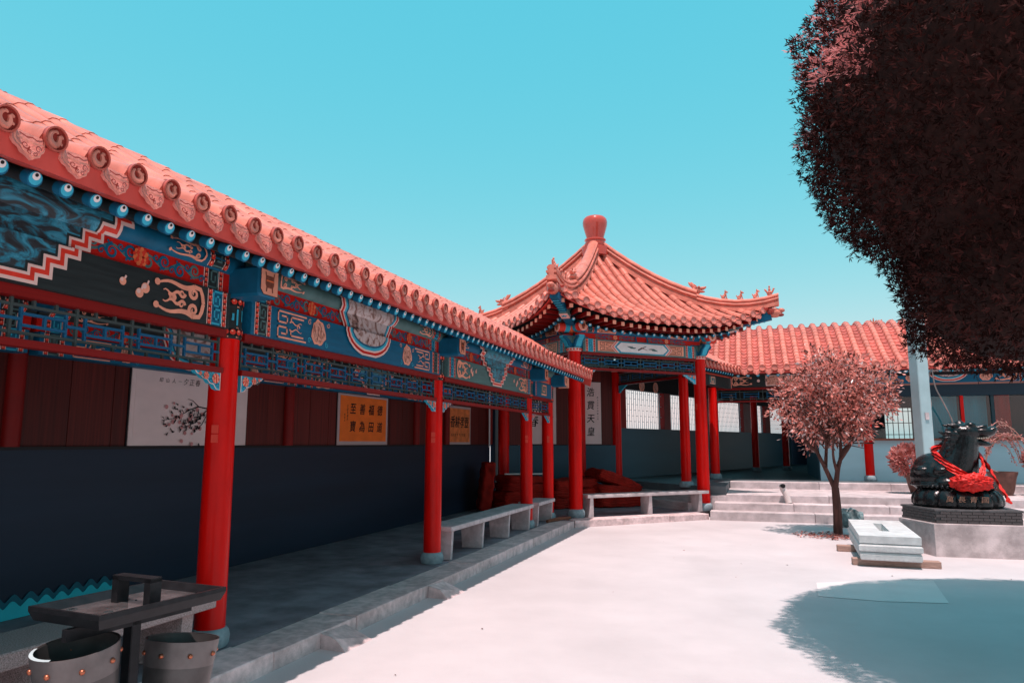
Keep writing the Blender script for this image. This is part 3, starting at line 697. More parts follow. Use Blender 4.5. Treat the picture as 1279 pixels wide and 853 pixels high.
for k in range(4):
    a, b = corners[k], corners[(k+1) % 4]; ud = (b-a).normalized(); nd = Vector((ud.y, -ud.x, 0)); L = (b-a).length
    beam_stack(pav, a+nd*.1+Zv*PZ, ud, nd, L, phA, phM, prp, TEALG, BLUE, sch_pav, mg=.17, th=.16, mo=.03)
    c0 = a+nd*(.1-.03-prp*.35)+Zv*(PZ+phA+phM+prp*.82)
    for e, s in ((c0, -1), (c0+ud*L, 1)):
        mb = MB(); mb.tube([e-ud*s*.05, e+ud*s*.16], prp*1.05, ORNG, 16); mb.tube([e+ud*s*.16, e+ud*s*.27], prp*1.07, LBLUE, 16); mb.tube([e+ud*s*.27, e+ud*s*.42], prp*1.05, BEAD, 16)
        f = e+ud*s*.421; mb.tube([f, f+ud*s*.004], prp*1.12, PINKW, 18); mb.tube([f, f+ud*s*.006], prp*.98, PEACH, 18)
        mb.tube([f+ud*s*.005+Zv*-.04, f+ud*s*.009+Zv*-.04], .03, BROWN, 8); mb.box(f+ud*s*.004+Vector((-.03, -.03, -.02)), f+ud*s*.009+Vector((.03, .03, .04)), BROWN)
        mb.build('purlin_end', pav, 40)
    if k != 2:
        mid = (a+b)/2+nd*.02; rot = Matrix((ud, Zv.cross(ud), Zv)).transposed()
        bar('rail', pav, mid+Zv*3.44, (L-.3, .09, .058), RAIL, rot); bar('rail', pav, mid+Zv*3.125, (L-.3, .08, .05), RAIL, rot)
        lattice(pav, a+ud*.15+nd*.02+Zv*3.151, ud, L-.3, .258, .5, .02, simple=(k != 0))
        queti(pav, a+ud*.15+nd*.02+Zv*3.099, ud, nd, .34, .2); queti(pav, b-ud*.15+nd*.02+Zv*3.099, -ud, nd, .34, .2)
# back wall of the pavilion (north-west side)
a, b = corners[2], corners[3]; ud = (b-a).normalized(); nd = Vector((ud.y, -ud.x, 0)); L = (b-a).length; rot = Matrix((ud, Zv.cross(ud), Zv)).transposed(); mid = (a+b)/2
DADOM = M('mid_blue_wall_paint', (.03, .085, .125), .5, .15, 2, stain=.2)
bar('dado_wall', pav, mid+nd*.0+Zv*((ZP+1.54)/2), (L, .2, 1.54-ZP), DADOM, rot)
for i in range(7): bar('plank', pav, a+ud*(L*(i+.5)/7)+nd*random.uniform(-.003, .003)+Zv*2.52, (L/7-.008, .06, 1.94), WOOD, rot)
bar('wall_backing', pav, mid+nd*.085+Zv*2.5, (L, .04, 2.4), SOFF, rot)
for f in (.33, .66):
    mb = MB(); p = a+ud*L*f-nd*.05; mb.lathe([(.09, ZP), (.09, PZ)], (p.x, p.y, 0), RED, 14); mb.build('wall_post', pav, 40)
bar('wall_return', pav, (-6.0, 17.2, 1.8), (.12, 1.2, 3.4), DADO)

RM = 2.84
def lift(s): return .55*(min(abs(s), RM)/RM)**2.8
def reave(s): return 2.64+.16*(abs(s)/RM)**3
def zroof(r, s):
    t = 1-r/RM
    return 4.04+2.18*(.38*t+.62*t*t)+lift(s)*(min(1, r/RM))**.6
proof = bpy.data.objects.new('roof', None); link(proof, pav, Matrix.Translation((PC.x, PC.y, 4)))
def strip3d(rings, mat, name, smooth=35):
    mb = MB(); mb.loft(rings, mat, False, False); return mb.mesh(name, smooth)
me_endp = mesh_end_tile(.078, False, TILE2); me_dripp = mesh_drip_tile(.20, .12)
FACES = []
for k in range(4):
    n = Vector(((S2, -S2, 0), (S2, S2, 0), (-S2, S2, 0), (-S2, -S2, 0))[k]); t = Vector((-n.y, n.x, 0)); yaw = math.atan2(n.y, n.x); objs = []
    def sp(r, s, dz=0): return PC+n*r+t*s+Zv*(zroof(r, s)+dz)
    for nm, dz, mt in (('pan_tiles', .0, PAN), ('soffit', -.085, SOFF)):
        rings = []
        for i in range(13):
            f = i/12; ring = []
            for j in range(25):
                q = j/12-1; re_ = reave(q*RM); r = re_*(1-f)+.12*f; s = q*(r if f > 0 else RM-.02)
                s = q*min(r, RM); ring.append(sp(r-(.05 if dz else 0), s, dz))
            rings.append(ring)
        objs.append(link(bpy.data.objects.new(nm, strip3d(rings, mt, nm)), proof))
    # eave board and rafters
    for nm, ro, z0, z1, mt in (('eave_board', -.03, -.015, -.105, FASC),):
        ring0 = [sp(reave(j/12*RM-RM)+ro, j/12*RM-RM, z0) for j in range(25)]; ring1 = [sp(reave(j/12*RM-RM)+ro-.06, j/12*RM-RM, z1) for j in range(25)]; ring2 = [sp(reave(j/12*RM-RM)+ro-.2, j/12*RM-RM, z1+.0) for j in range(25)]
        objs.append(link(bpy.data.objects.new(nm, strip3d([ring0, ring1, ring2], mt, nm, 20)), proof))
    m = 19; sps = 2*2.55/m
    for i in range(m+1):
        s = -2.55+sps*i; re_ = reave(s); r1 = max(abs(s)-.02, .2); ln = re_-r1
        if ln > .15:
            ns = max(2, int(ln/.3)+1); rings = []
            for j in range(ns+1):
                r = re_+.0-(ln)*j/ns; p = sp(r, s, .0); p2 = sp(r-.02, s, 0); tg = (p-p2).normalized(); upv = t.cross(tg); upv = upv if upv.z > 0 else -upv
                for rr in ((.070, .078) if 0 < j < ns else (.078,)):
                    rings.append([p+upv*(rr*math.sin(PI*q/6)+.012)+t*(rr*math.cos(PI*q/6)) for q in range(7)])
            objs.append(link(bpy.data.objects.new('tile_row', strip3d(rings, TILE, 'tile_row')), proof))
        p = sp(re_, s, .03); rz = Matrix.Rotation(yaw, 4, 'Z')
        objs.append(inst('end_tile', proof, me_endp, Matrix.Translation(p+n*.01) @ rz))
        if i < m:
            s2 = s+sps/2; p = sp(reave(s2), s2, -.01); sl = math.atan((lift(s2+.05)-lift(s2-.05))/.1)
            objs.append(inst('drip_tile', proof, me_dripp, Matrix.Translation(p+n*.015) @ rz @ Matrix.Rotation(sl, 4, 'X')))
    for i in range(25):
        s = -2.5+5.0*i/24; re_ = reave(s); lz = lift(s)
        dirv = (n+t*(.35*(s/2.5)**3)).normalized(); rot = Matrix((dirv, Zv.cross(dirv), Zv)).transposed()
        if abs(s) > 1.5 or True:
            p = PC+n*(re_-.12)+t*s+Zv*(3.925+lz*.96)
            bar('flying_rafter', proof, p-dirv*.28+Zv*.02, (.56, .068, .068), DRED, rot)
            bar('flying_rafter_end', proof, p+dirv*.003, (.01, .075, .075), PEACH, rot)
        if abs(s) < 2.3: inst('rafter', proof, me_raft, Matrix.Translation(PC+n*(re_-.46)+t*s*.97+Zv*(3.84+lz*.8)) @ Matrix.Rotation(math.atan2(dirv.y, dirv.x), 4, 'Z'))
    FACES.append(objs)
# hip ridges with beasts
def zhip(Rr): r = Rr/math.sqrt(2); return zroof(min(r, RM), min(r, RM)) + (max(0, r-RM)*.35)
def ridge_mesh(d, R0, R1, sc_, base, n, name):
    mb = MB(); rings = []; sd = Vector((-d.y, d.x, 0))
    prof_ = [(-.12, -.06), (-.12, .03), (-.06, .045), (-.06, .085), (-.115, .095), (-.125, .12), (-.115, .145), (-.06, .155), (-.06, .185), (-.10, .195), (-.10, .22), (-.06, .262), (0, .275)]
    prof_ = prof_+[(-x, z) for x, z in prof_[-2::-1]]
    for i in range(n+1):
        Rr = R0+(R1-R0)*i/n; p = PC+d*Rr+Zv*(zhip(Rr)+base)
        for sq in ((1, .985) if 0 < i < n else (1,)):
            rings.append([p+sd*x*sc_*sq+Zv*z*sc_*sq for x, z in prof_])
    mb.loft(rings, TILE); return mb.mesh(name, 30)
def beast(mb, p, d, h, kind):
    s = Vector((-d.y, d.x, 0)); T = lambda x, y, z: p+d*x*h+s*y*h+Zv*z*h; rt = Matrix((d, s, Zv)).transposed()
    E = lambda x, y, z, a, b, c, tilt=0: mb.ell(T(x, y, z), (a*h, b*h, c*h), TILE, 9, 6, rt @ Matrix.Rotation(tilt, 3, 'Y'))
    if kind == 'sit':
        mb.box(T(-.3, -.16, -.1), T(.3, .16, .02), TILE) if False else E(0, 0, .0, .34, .2, .08)
        E(-.12, 0, .26, .2, .17, .27, .35); E(.06, 0, .5, .14, .14, .25, -.2); E(.12, 0, .78, .16, .13, .15); E(.26, 0, .73, .12, .09, .08)
        for q in (1, -1): E(.17, .09*q, .22, .06, .06, .24, -.15); E(.05, .09*q, .93, .05, .04, .09); E(-.2, .13*q, .1, .2, .08, .1)
        E(-.36, 0, .3, .07, .06, .26, -.5)
    elif kind == 'rider':
        E(0, 0, .28, .36, .16, .2, -.1); E(.34, 0, .5, .1, .1, .2, .3); E(.42, 0, .68, .12, .08, .09); E(-.38, 0, .5, .1, .12, .26, -.6)
        E(-.02, 0, .6, .13, .13, .24); E(-.02, 0, .92, .1, .1, .12); E(0, 0, .05, .3, .18, .1)
    else:   # dragon head
        E(0, 0, .28, .42, .22, .3); E(.42, 0, .42, .3, .18, .13, -.15); E(.36, 0, .18, .28, .16, .1, .12); E(-.22, 0, .62, .14, .1, .42, -.5); E(-.42, 0, .75, .1, .07, .3, -.6)
        for q in (1, -1): E(.2, .17*q, .52, .1, .08, .09); E(-.02, .2*q, .6, .05, .05, .2, -.7); E(-.25, .2*q, .25, .2, .06, .22)
        E(.68, 0, .5, .07, .1, .07)
HIPS = []
for k, d in enumerate(((0, -1, 0), (1, 0, 0), (0, 1, 0), (-1, 0, 0))):
    d = Vector(d); ob = []
    ob.append(link(bpy.data.objects.new('hip_ridge', ridge_mesh(d, .12, 2.35, 1.15, .06, 7, 'hip_ridge')), proof))
    ob.append(link(bpy.data.objects.new('hip_ridge', ridge_mesh(d, 2.2, 4.1, .85, .05, 6, 'lower_hip_ridge')), proof))
    for j, (Rr, h, kd) in enumerate(((2.34, .30, 'dragon'), (2.96, .2, 'sit'), (3.3, .2, 'sit'), (3.64, .2, 'sit'), (3.92, .21, 'rider'))):
        mb = MB(); beast(mb, PC+d*Rr+Zv*(zhip(Rr)+(.27 if kd == 'dragon' else .285)), d, h, kd)
        ob.append(mb.build('ridge_dragon' if kd == 'dragon' else ('ridge_rider' if kd == 'rider' else 'ridge_beast'), proof, 60))
    s = Vector((-d.y, d.x, 0))
    def beamrot(p0, p1, w_, h_, mat, name):
        ax = (p1-p0).normalized(); sd = s; u = ax.cross(sd); u = u if u.z > 0 else -u
        return bar(name, proof, (p0+p1)/2, ((p1-p0).length, w_, h_), mat, Matrix((ax, sd, u)).transposed())
    p0, p1 = PC+d*1.9+Zv*(4.0), PC+d*3.92+Zv*(zhip(3.92)-.17)
    beamrot(p0, p1, .15, .2, TEALG, 'hip_rafter'); ob.append(beamrot(p0+(p1-p0)*.55-Zv*.02, p1-Zv*.02+(p1-p0)*.002, .155, .17, BLUE, 'hip_rafter_face'))
    for i in range(7): q = p0+(p1-p0)*(.6+.055*i); bar('painted_stripe', proof, q-Zv*.115, (.035 if abs(d.x) > .5 else .12, .12 if abs(d.x) > .5 else .035, .012), LBLUE)
    p0, p1 = PC+d*1.7+Zv*(3.93), PC+d*3.2+Zv*(zhip(3.2)-.33); beamrot(p0, p1, .16, .2, BLUE, 'hip_rafter'); beamrot(p0+(p1-p0)*.85, p1+(p1-p0)*.01, .17, .21, PINKW, 'hip_rafter_end'); beamrot(p0+(p1-p0)*.87, p1+(p1-p0)*.013, .175, .17, TEALG, 'hip_rafter_end')
    mb = MB(); hp = PC+d*4.0+Zv*(zhip(3.92)-.12); rt = Matrix((d, s, Zv)).transposed()
    mb.ell(hp, (.16, .11, .11), TILE, 12, 8, rt); mb.ell(hp+d*.14+Zv*.05, (.08, .08, .05), TILE, 10, 6, rt); mb.ell(hp+d*.12-Zv*.05, (.08, .07, .04), DISC, 10, 6, rt)
    for q in (1, -1): mb.ell(hp+s*q*.08+Zv*.07, (.05, .03, .04), TILE, 8, 5, rt); mb.ell(hp+s*q*.1-d*.08+Zv*.02, (.08, .03, .08), DISC, 8, 5, rt)
    ob.append(mb.build('hip_dragon_cap', proof, 60)); HIPS.append(ob)
mb = MB(); mb.lathe([(.34, 6.05), (.34, 6.26), (.24, 6.3), (.26, 6.345), (.26, 6.37), (.235, 6.385), (.235, 6.43), (.26, 6.445), (.255, 6.475), (.205, 6.485), (.215, 6.54), (.255, 6.68), (.292, 6.82), (.300, 6.90), (.285, 6.975), (.235, 7.03), (.15, 7.05), (.02, 7.055)], (PC.x, PC.y, 0), M('glazed_red_finial', (.50, .07, .05), .22, .08, 5, coat=.5), 32)
mb.build('finial', proof, 35)

# ---------------------------------------------------------------- hall on the right
HY = 20.3
hall = thing('side_hall', (4.5, 22.5, FZ), 'pale blue walled hall with pink barrel-tiled roof behind the steps', 'hall')
HX = [-1.0, 2.75, 6.5, 10.25]
for i, x in enumerate(HX): column(hall, x, HY, FZ, 3.08, .12, baser=1.35, bh=.14, slip=False)
for i in range(3):
    x0, x1 = HX[i], HX[i+1]; L = x1-x0
    beam_stack(hall, (x0, HY-.12, 3.07), (1, 0, 0), (0, -1, 0), L, .32, .05, .06, DGRN if i == 0 else BLUE, BLUE, sch_hall if i == 0 else sch_long(None, None, 'scroll', 'round', PIC_W, LBLUE, BLUE), mg=.15, mo=.02)
    if i == 0:
        bar('rail', hall, ((x0+x1)/2, HY-.03, 3.03), (L-.27, .09, .06), RAIL); bar('rail', hall, ((x0+x1)/2, HY-.03, 2.69), (L-.27, .07, .045), RAIL)
        lattice(hall, (x0+.135, HY-.03, 2.713), (1, 0, 0), L-.27, .286, .6, .02, simple=True)
# room front: wall, sill, windows
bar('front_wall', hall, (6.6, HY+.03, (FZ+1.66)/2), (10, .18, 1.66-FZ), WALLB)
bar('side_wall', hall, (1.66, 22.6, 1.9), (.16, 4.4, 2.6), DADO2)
bar('window_sill', hall, (6.6, HY-.03, 1.685), (10, .34, .05), BROWN)
bar('window_head', hall, (6.6, HY+.03, 2.91), (10, .16, .32), M('dark_blue_board', (.015, .035, .055), .5))
bar('window_rail', hall, (6.6, HY-.07, 3.05), (10, .05, .05), M('pink_brown_rail', (.35, .17, .14), .6))
GL = bpy.data.materials.new('window_glass'); GL.use_nodes = True; _t = GL.node_tree
_t.nodes.remove(_t.nodes['Principled BSDF']); _a = _t.nodes.new('ShaderNodeBsdfTransparent'); _a.inputs[0].default_value = (.80, .92, .92, 1); _g = _t.nodes.new('ShaderNodeBsdfGlossy'); _g.inputs[1].default_value = .02
_m = _t.nodes.new('ShaderNodeMixShader'); _f = _t.nodes.new('ShaderNodeFresnel'); _f.inputs[0].default_value = 1.5
_t.links.new(_f.outputs[0], _m.inputs[0]); _t.links.new(_a.outputs[0], _m.inputs[1]); _t.links.new(_g.outputs[0], _m.inputs[2]); _t.links.new(_m.outputs[0], _t.nodes['Material Output'].inputs[0])
wx = [1.74, 2.62, 2.9, 3.95, 4.9, 5.55, 6.4, 7.4, 8.4, 9.4, 10.4, 11.5]
for i in range(len(wx)-1):
    bar('window_pane', hall, ((wx[i]+wx[i+1])/2, HY+.05, 2.23), (wx[i+1]-wx[i]-.07, .008, 1.02), GL)
for x in wx: bar('mullion', hall, (x, HY+.04, 2.23), (.07, .09, 1.04), RED if x in (4.9, 9.4) else M('dark_frame', (.02, .05, .065), .5))
CURT = M('teal_curtain', (.03, .38, .50), .8, .15, 3, stretch=(6, 1, .3))
for x0, x1, m in ((4.0, 4.86, CURT), (4.94, 5.5, CURT), (5.6, 6.0, RED), (6.9, 8.3, CURT)): bar('curtain', hall, ((x0+x1)/2, HY+.35, 2.0), (x1-x0, .05, 2.4), m)
bar('back_wall', hall, (2.8, 24.7, 1.9), (2.1, .15, 2.6), DADO2); bar('back_wall', hall, (8.6, 24.7, 1.9), (8, .15, 2.6), DADO2)
bar('back_wall', hall, (4.22, 24.7, 1.1), (.78, .15, 1.0), DADO2); bar('back_wall', hall, (4.22, 24.7, 3.0), (.78, .15, .7), DADO2)
for i in range(5): bar('window_bar', hall, (3.93+i*.145, 24.7, 2.15), (.02, .02, 1.1), M('dark_frame', (.02, .05, .065)))
for z in (1.85, 2.2, 2.55): bar('window_bar', hall, (4.22, 24.69, z), (.78, .02, .02), M('dark_frame', (.02, .05, .065)))
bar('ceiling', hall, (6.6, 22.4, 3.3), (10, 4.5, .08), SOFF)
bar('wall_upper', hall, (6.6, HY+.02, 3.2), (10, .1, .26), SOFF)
# hall roof
hroof = bpy.data.objects.new('roof', None); link(hroof, hall, Matrix.Translation((4.5, 22, 3.5)))
hp = [(0, 3.43), (-.7, 3.74), (-1.5, 4.20), (-2.2, 4.63), (-2.75, 4.88), (-3.2, 4.95), (-3.65, 4.88), (-4.2, 4.63), (-5.0, 4.2)]
hpath = curve_z(hp, 27); me_hrow = mesh_tile_row(hpath, .078); me_hpan = mesh_pan_row(hpath, .2, .035); me_hend = mesh_end_tile(.082, False, TILE2); me_hdrip = mesh_drip_tile(.2, .14)
HE = 19.5; x = -2.35; HP = .295; Q = Matrix.Rotation(-PI/2, 4, 'Z')
while x < 13.5:
    cut = max(0, (-.42-x)*1.05)
    if cut == 0:
        inst('tile_row', hroof, me_hrow, Matrix.Translation((x, HE, .06)) @ Q); inst('pan_row', hroof, me_hpan, Matrix.Translation((x+HP/2, HE, .03)) @ Q)
        inst('end_tile', hroof, me_hend, Matrix.Translation((x, HE-.012, 3.51)) @ Q); inst('drip_tile', hroof, me_hdrip, Matrix.Translation((x+HP/2, HE-.02, 3.46)) @ Q)
    else:
        sub = [p for p in hpath if p[0] <= -cut]
        inst('tile_row', hroof, mesh_tile_row(sub, .078), Matrix.Translation((x, HE, .06)) @ Q); inst('pan_row', hroof, mesh_pan_row(sub, .2, .035), Matrix.Translation((x+HP/2, HE, .03)) @ Q)
    x += HP
def extrude_x(pts, x0, x1, mat, name, parent):
    mb = MB(); a = mb.verts([(x0, y, z) for y, z in pts]); b = mb.verts([(x1, y, z) for y, z in pts]); n = len(pts)
    for i in range(n): j = (i+1) % n; mb.fi((a+i, a+j, b+j, b+i), mat)
    mb.fi([a+i for i in range(n)], mat); mb.fi([b+i for i in range(n)], mat); return mb.build(name, parent, 35)
u_ = [(HE-px+.05, pz-.005) for px, pz in hpath]; d_ = [(HE-px+.05, pz-.09) for px, pz in hpath]
extrude_x(u_+d_[::-1], -.45, 14, SOFF, 'roof_deck', hroof)
sub = [p for p in hpath if p[0] < -1.9]; extrude_x([(HE-px, pz-.005) for px, pz in sub]+[(HE-px, pz-.09) for px, pz in sub][::-1], -2.5, -.45, SOFF, 'roof_deck', hroof)
extrude_x([(HE+.02, 3.42), (HE+.03, 3.36), (HE+.25, 3.42), (HE+.25, 3.5)], -.4, 14, FASC, 'eave_board', hroof)
me_rafth = mesh_rafter(.045, .8, .45)
for i in range(58): inst('rafter', hall, me_rafth, Matrix.Translation((-.3+i*.245, HE+.16, 3.33)) @ Q)

# ---------------------------------------------------------------- corridor behind, between pavilion and hall
back = thing('rear_corridor', (-1.5, 24, FZ), 'dim rear corridor with barred windows and red columns beyond the pavilion', 'corridor')
W0 = Vector((-3.31, 19.9, 0)); WD = Vector((.316, .949, 0)).normalized(); WN = Vector((WD.y, -WD.x, 0)); rotw = Matrix((WD, Zv.cross(WD), Zv)).transposed()
bar('dado_wall', back, W0+WD*7.6-WN*.1+Zv*((FZ+2.0)/2), (15.8, .2, 2.0-FZ), DADO2, rotw)
bar('wall_head', back, W0+WD*7.6-WN*.1+Zv*3.45, (15.8, .2, .72), SOFF, rotw)
BARW = M('pale_window_bar', (.30, .58, .64), .5)
wins = [(.05, 2.5), (2.95, 5.9), (6.9, 9.5), (10.9, 12.1), (12.7, 15.2)]; prev = -.3
for a_, b_ in wins:
    bar('wall_pier', back, W0+WD*((prev+a_)/2)-WN*.1+Zv*2.55, (a_-prev, .2, 1.1), DRED, rotw); prev = b_
    nb = int((b_-a_)/.125)
    for i in range(1, nb): bar('window_bar', back, W0+WD*(a_+(b_-a_)*i/nb)-WN*.1+Zv*2.55, (.011, .012, 1.09), BARW, rotw)
    for i in range(nb):
        for z in ((2.2, 2.52, 2.84) if i % 2 else (2.36, 2.68, 3.0)): bar('window_bar', back, W0+WD*(a_+(b_-a_)*(i+.5)/nb)-WN*.1+Zv*z, ((b_-a_)/nb, .011, .011), BARW, rotw)
bar('wall_pier', back, W0+WD*15.5-WN*.1+Zv*2.55, (.5, .2, 1.1), DRED, rotw)
for (x, y, z0, z1) in ((-1.5, 17.25, .6, 3.2), (1.1, 28.0, FZ, 3.2), (.06, 26.2, FZ, 3.2), (-.05, 23.6, FZ, 3.2)):
    if y != 23.6: column(back, x, y, z0, z1, .112, baser=1.45, slip=False)
for k, (t_, dz) in enumerate(((1.0, 3.22), (1.9, 3.22), (8.2, 3.2))):
    mb = MB(); p = W0+WD*t_+WN*.01+Zv*dz; mb.tube([p, p+WN*.015], .16, PEACH, 14); mb.tube([p+WN*.01, p+WN*.02], .12, PIC_P, 14); mb.build('wall_medallion', back)
rb = [W0+WN*-.6+WD*-.8, W0+WN*1.95+WD*-1.9, W0+WN*2.1+WD*-.1, W0+WN*2.2+WD*1.3, W0+WN*6.5+WD*3.3, W0+WN*6.5+WD*16, W0+WN*-.6+WD*16]
slab('roof_deck', [(p.x, p.y) for p in rb], 3.55, 3.62, SOFF, back)
bar('end_wall', back, W0+WD*15.9+WN*.9+Zv*2, (.2, 2.6, 3.0), DADO, rotw)
ce0 = Vector((-.97, 17.15, 0)); croof = bpy.data.objects.new('roof', None); link(croof, back, Matrix.Translation((-1.5, 18.4, 3.5)))
cpath = curve_z([(0, 3.42), (-.5, 3.66), (-1.1, 4.0), (-1.7, 4.3)], 8); me_crow = mesh_tile_row(cpath, .06); me_cpan = mesh_pan_row(cpath, .16)
QC = Matrix.Rotation(math.atan2(WN.y, WN.x), 4, 'Z')
for i in range(11):
    p = ce0+WD*(.226*i)
    if i > 6: continue_len = [q for q in cpath]
    inst('tile_row', croof, me_crow, Matrix.Translation(p+Zv*.055) @ QC); inst('pan_row', croof, me_cpan, Matrix.Translation(p+WD*.113+Zv*.03) @ QC)
    inst('end_tile', croof, me_end, Matrix.Translation(p+WN*.012+Zv*3.48) @ QC); inst('drip_tile', croof, me_drip, Matrix.Translation(p+WD*.113+WN*.02+Zv*3.45) @ QC)
for i in range(14): inst('rafter', croof, me_raft, Matrix.Translation(ce0+WD*(.05+.165*i)-WN*.16+Zv*3.33) @ QC)
bar('eave_board', croof, ce0+WD*1.15-WN*.06+Zv*3.4, (2.4, .1, .08), FASC, rotw)
beam_stack(back, Vector((-1.36, 17.3, 3.02)), WD, WN, 2.9, .26, .06, .06, DGRN, DGRN, sch_short, mg=.1)

# ---------------------------------------------------------------- second pavilion roof far behind on the right
far = thing('distant_pavilion', (8.15, 28, FZ), 'upturned roof corner of another pavilion rising behind the hall, by the dark cypress', 'pavilion')
off = Matrix.Translation((8.15-PC.x, 28-PC.y, .92))
farroof = bpy.data.objects.new('roof', None); link(farroof, far, Matrix.Translation((8.15, 28, 4.9)))
for o in FACES[3]+HIPS[3]+HIPS[0]+FACES[2][:3]:
    link(bpy.data.objects.new(o.name.split('.')[0], o.data), farroof, off @ WM[o.name])
for d in ((0, -1, 0), (1, 0, 0), (0, 1, 0), (-1, 0, 0)): p = Vector((8.15, 28, 0))+Vector(d)*RC; column(far, p.x, p.y, FZ, 4.4, .15, slip=False)
bar('wall', far, (8.15, 28, 2.6), (3.0, 3.0, 3.9), DADO2, Matrix.Rotation(PI/4, 3, 'Z'))
# ---------------------------------------------------------------- stone benches
def bench(p0, p1, depth, z0, z1, mat, legs, label, th=.075, flare=0., nd=None, legt=.085):
    p0, p1 = Vector((*p0, 0)), Vector((*p1, 0)); ud = (p1-p0).normalized(); L = (p1-p0).length
    nd = Vector(nd); b = thing('stone_bench', ((p0+p1)/2-nd*depth/2+Zv*z0), label, 'bench', 'stone benches')
    mb = MB(); mb.box((0, 0, z1-th), (L, depth, z1), mat, .008); mb.v = [tuple(p0+ud*x-nd*y+Zv*z) for x, y, z in mb.v]; mb.build('seat', b)
    for f in legs:
        mb = MB(); u = f*L; w = legt/2
        A = [(u-w-flare, .05, z0), (u+w+flare, .05, z0), (u+w+flare, depth-.05, z0), (u-w-flare, depth-.05, z0)]; B = [(u-w, .03, z1-th), (u+w, .03, z1-th), (u+w, depth-.03, z1-th), (u-w, depth-.03, z1-th)]
        mb.loft([[p0+ud*x-nd*y+Zv*z for x, y, z in A], [p0+ud*x-nd*y+Zv*z for x, y, z in B]], mat); mb.build('leg', b)
bench((-3.66, 8.62), (-3.66, 12.25), .40, ZP, .55, STONE, (.03, .34, .66, .96), 'long grey stone bench between two red corridor columns', nd=(1, 0, 0), th=.062, legt=.062)
bench((-3.66, 12.58), (-3.66, 13.66), .40, ZP, .55, STONE, (.06, .92), 'short grey stone bench at the far end of the corridor', nd=(1, 0, 0), th=.062, legt=.062)
bench((-3.62, .95), (-3.62, 4.34), .42, ZP, .55, GRAN, (.05, .62, .93), 'speckled granite bench behind the litter bin', th=.09, nd=(1, 0, 0), legt=.1)
n_ = Vector((S2, -S2, 0)); a_ = corners[0]+n_*.2; b_ = corners[1]+n_*.2; u_ = (b_-a_).normalized()
bench((a_+u_*.16).to_2d(), (b_-u_*.02).to_2d(), .36, ZP, .57, STEP, (.035, .50, .93), 'pale stone bench in front of the corner pavilion', flare=.02, nd=n_, th=.065, legt=.07)

# ---------------------------------------------------------------- wedge stones and a stick on the kerb
for i, (x0, y0, l, lab) in enumerate(((-3.3, 5.16, .38, 'small stone wedge at the kerb foot nearer the litter bin'), (-3.3, 7.16, .40, 'small stone wedge at the kerb foot nearer the long bench'))):
    mb = MB(); w_ = .24
    A = [(x0, y0, 0), (x0+w_, y0-.02, 0), (x0+w_+.01, y0+l, 0), (x0, y0+l+.02, 0)]; B = [(x0, y0+.01, .115), (x0+w_*.55, y0, .085), (x0+w_*.9, y0+l*.95, .02), (x0, y0+l, .10)]
    mb.loft([A, B], KERB); tag(mb.build('kerb_wedge'), lab, 'wedge stone', 'wedge stones at the kerb')
mb = MB(); mb.tube([(-3.70, 13.22, ZP+.03), (-3.56, 13.6, ZP+.045), (-3.44, 13.98, ZP+.03)], [.03, .035, .025], M('old_wood', (.22, .08, .05), .8, .3, 20), 6)
tag(mb.build('wooden_stick', None, 40), 'short brown wooden stick lying on the kerb by the pavilion column', 'stick')

# ---------------------------------------------------------------- wall posters with writing
INK = M('ink_black', (.008, .008, .01), .7)
def glyphs(chars, mat, name, parent):
    """chars: list of (char, pos Vector, right Vector, size, bold); one lettering mesh"""
    mb = MB()
    for ch, pos, rt_, size, bold in chars:
        cu = bpy.data.curves.new('glyph', 'FONT'); cu.body = ch; cu.align_x = 'CENTER'; cu.align_y = 'CENTER'; cu.size = size; cu.resolution_u = 2; cu.shear = .12
        ob = bpy.data.objects.new('glyph', cu); me = bpy.data.meshes.new_from_object(ob)
        rt_ = Vector(rt_)
        nn = rt_.cross(Zv)
        for kk, (bx_, bz_) in enumerate(((0, 0), (bold, 0), (-bold, 0), (0, bold)) if bold else ((0, 0),)):
            n0 = mb.verts([pos+rt_*(v.co.x+bx_)+Zv*(v.co.y+bz_)+nn*(.0005*kk) for v in me.vertices])
            for p in me.polygons: mb.fi([n0+i for i in p.vertices], mat)
        bpy.data.objects.remove(ob); bpy.data.curves.remove(cu); bpy.data.meshes.remove(me)
    o = mb.build(name, parent); o['kind'] = 'stuff'; return o
def poster(O, ud, nd, w_, h_, paper, border, label, frame=True, bw=.05):
    O, ud, nd = Vector(O), Vector(ud), Vector(nd)
    t = thing('wall_poster', O+ud*w_/2, label, 'poster', 'calligraphy posters on the corridor walls'); rot = Matrix((ud, Zv.cross(ud), Zv)).transposed(); c = O+ud*w_/2+Zv*h_/2
    bar('frame', t, c-nd*.012, (w_+.03, .02, h_+.03), BLACK, rot); bar('border', t, c+nd*.002, (w_, .012, h_), border, rot); bar('paper', t, c+nd*.007, (w_-2*bw, .008, h_-2*bw), paper, rot)
    return t, (lambda u, v, h=0: O+ud*u+Zv*v+nd*(.0125+h))
PAPW = M('white_scroll_paper', (.78, .64, .63), .8, .06, 5); PAPO = M('orange_scroll_paper', (.95, .19, .03), .75, .12, 6); PAPO2 = M('faded_orange_scroll_paper', (.80, .22, .07), .75, .25, 6); BORD = M('grey_scroll_border', (.52, .41, .41), .8, .06, 5)
XP = XW-.035; UY = Vector((0, 1, 0))
t, f = poster((XP, 5.78, 1.57), UY, (1, 0, 0), 1.80, .84, PAPW, PAPW, 'white poster with ink branch and pink blossom behind the nearest red column')
P = Paint(lambda u, v, h: f(u, v, h)); rr = random.Random(9)
def br(pts, w0): P.stroke(pts, w0, INK, rr.random()*3, True)
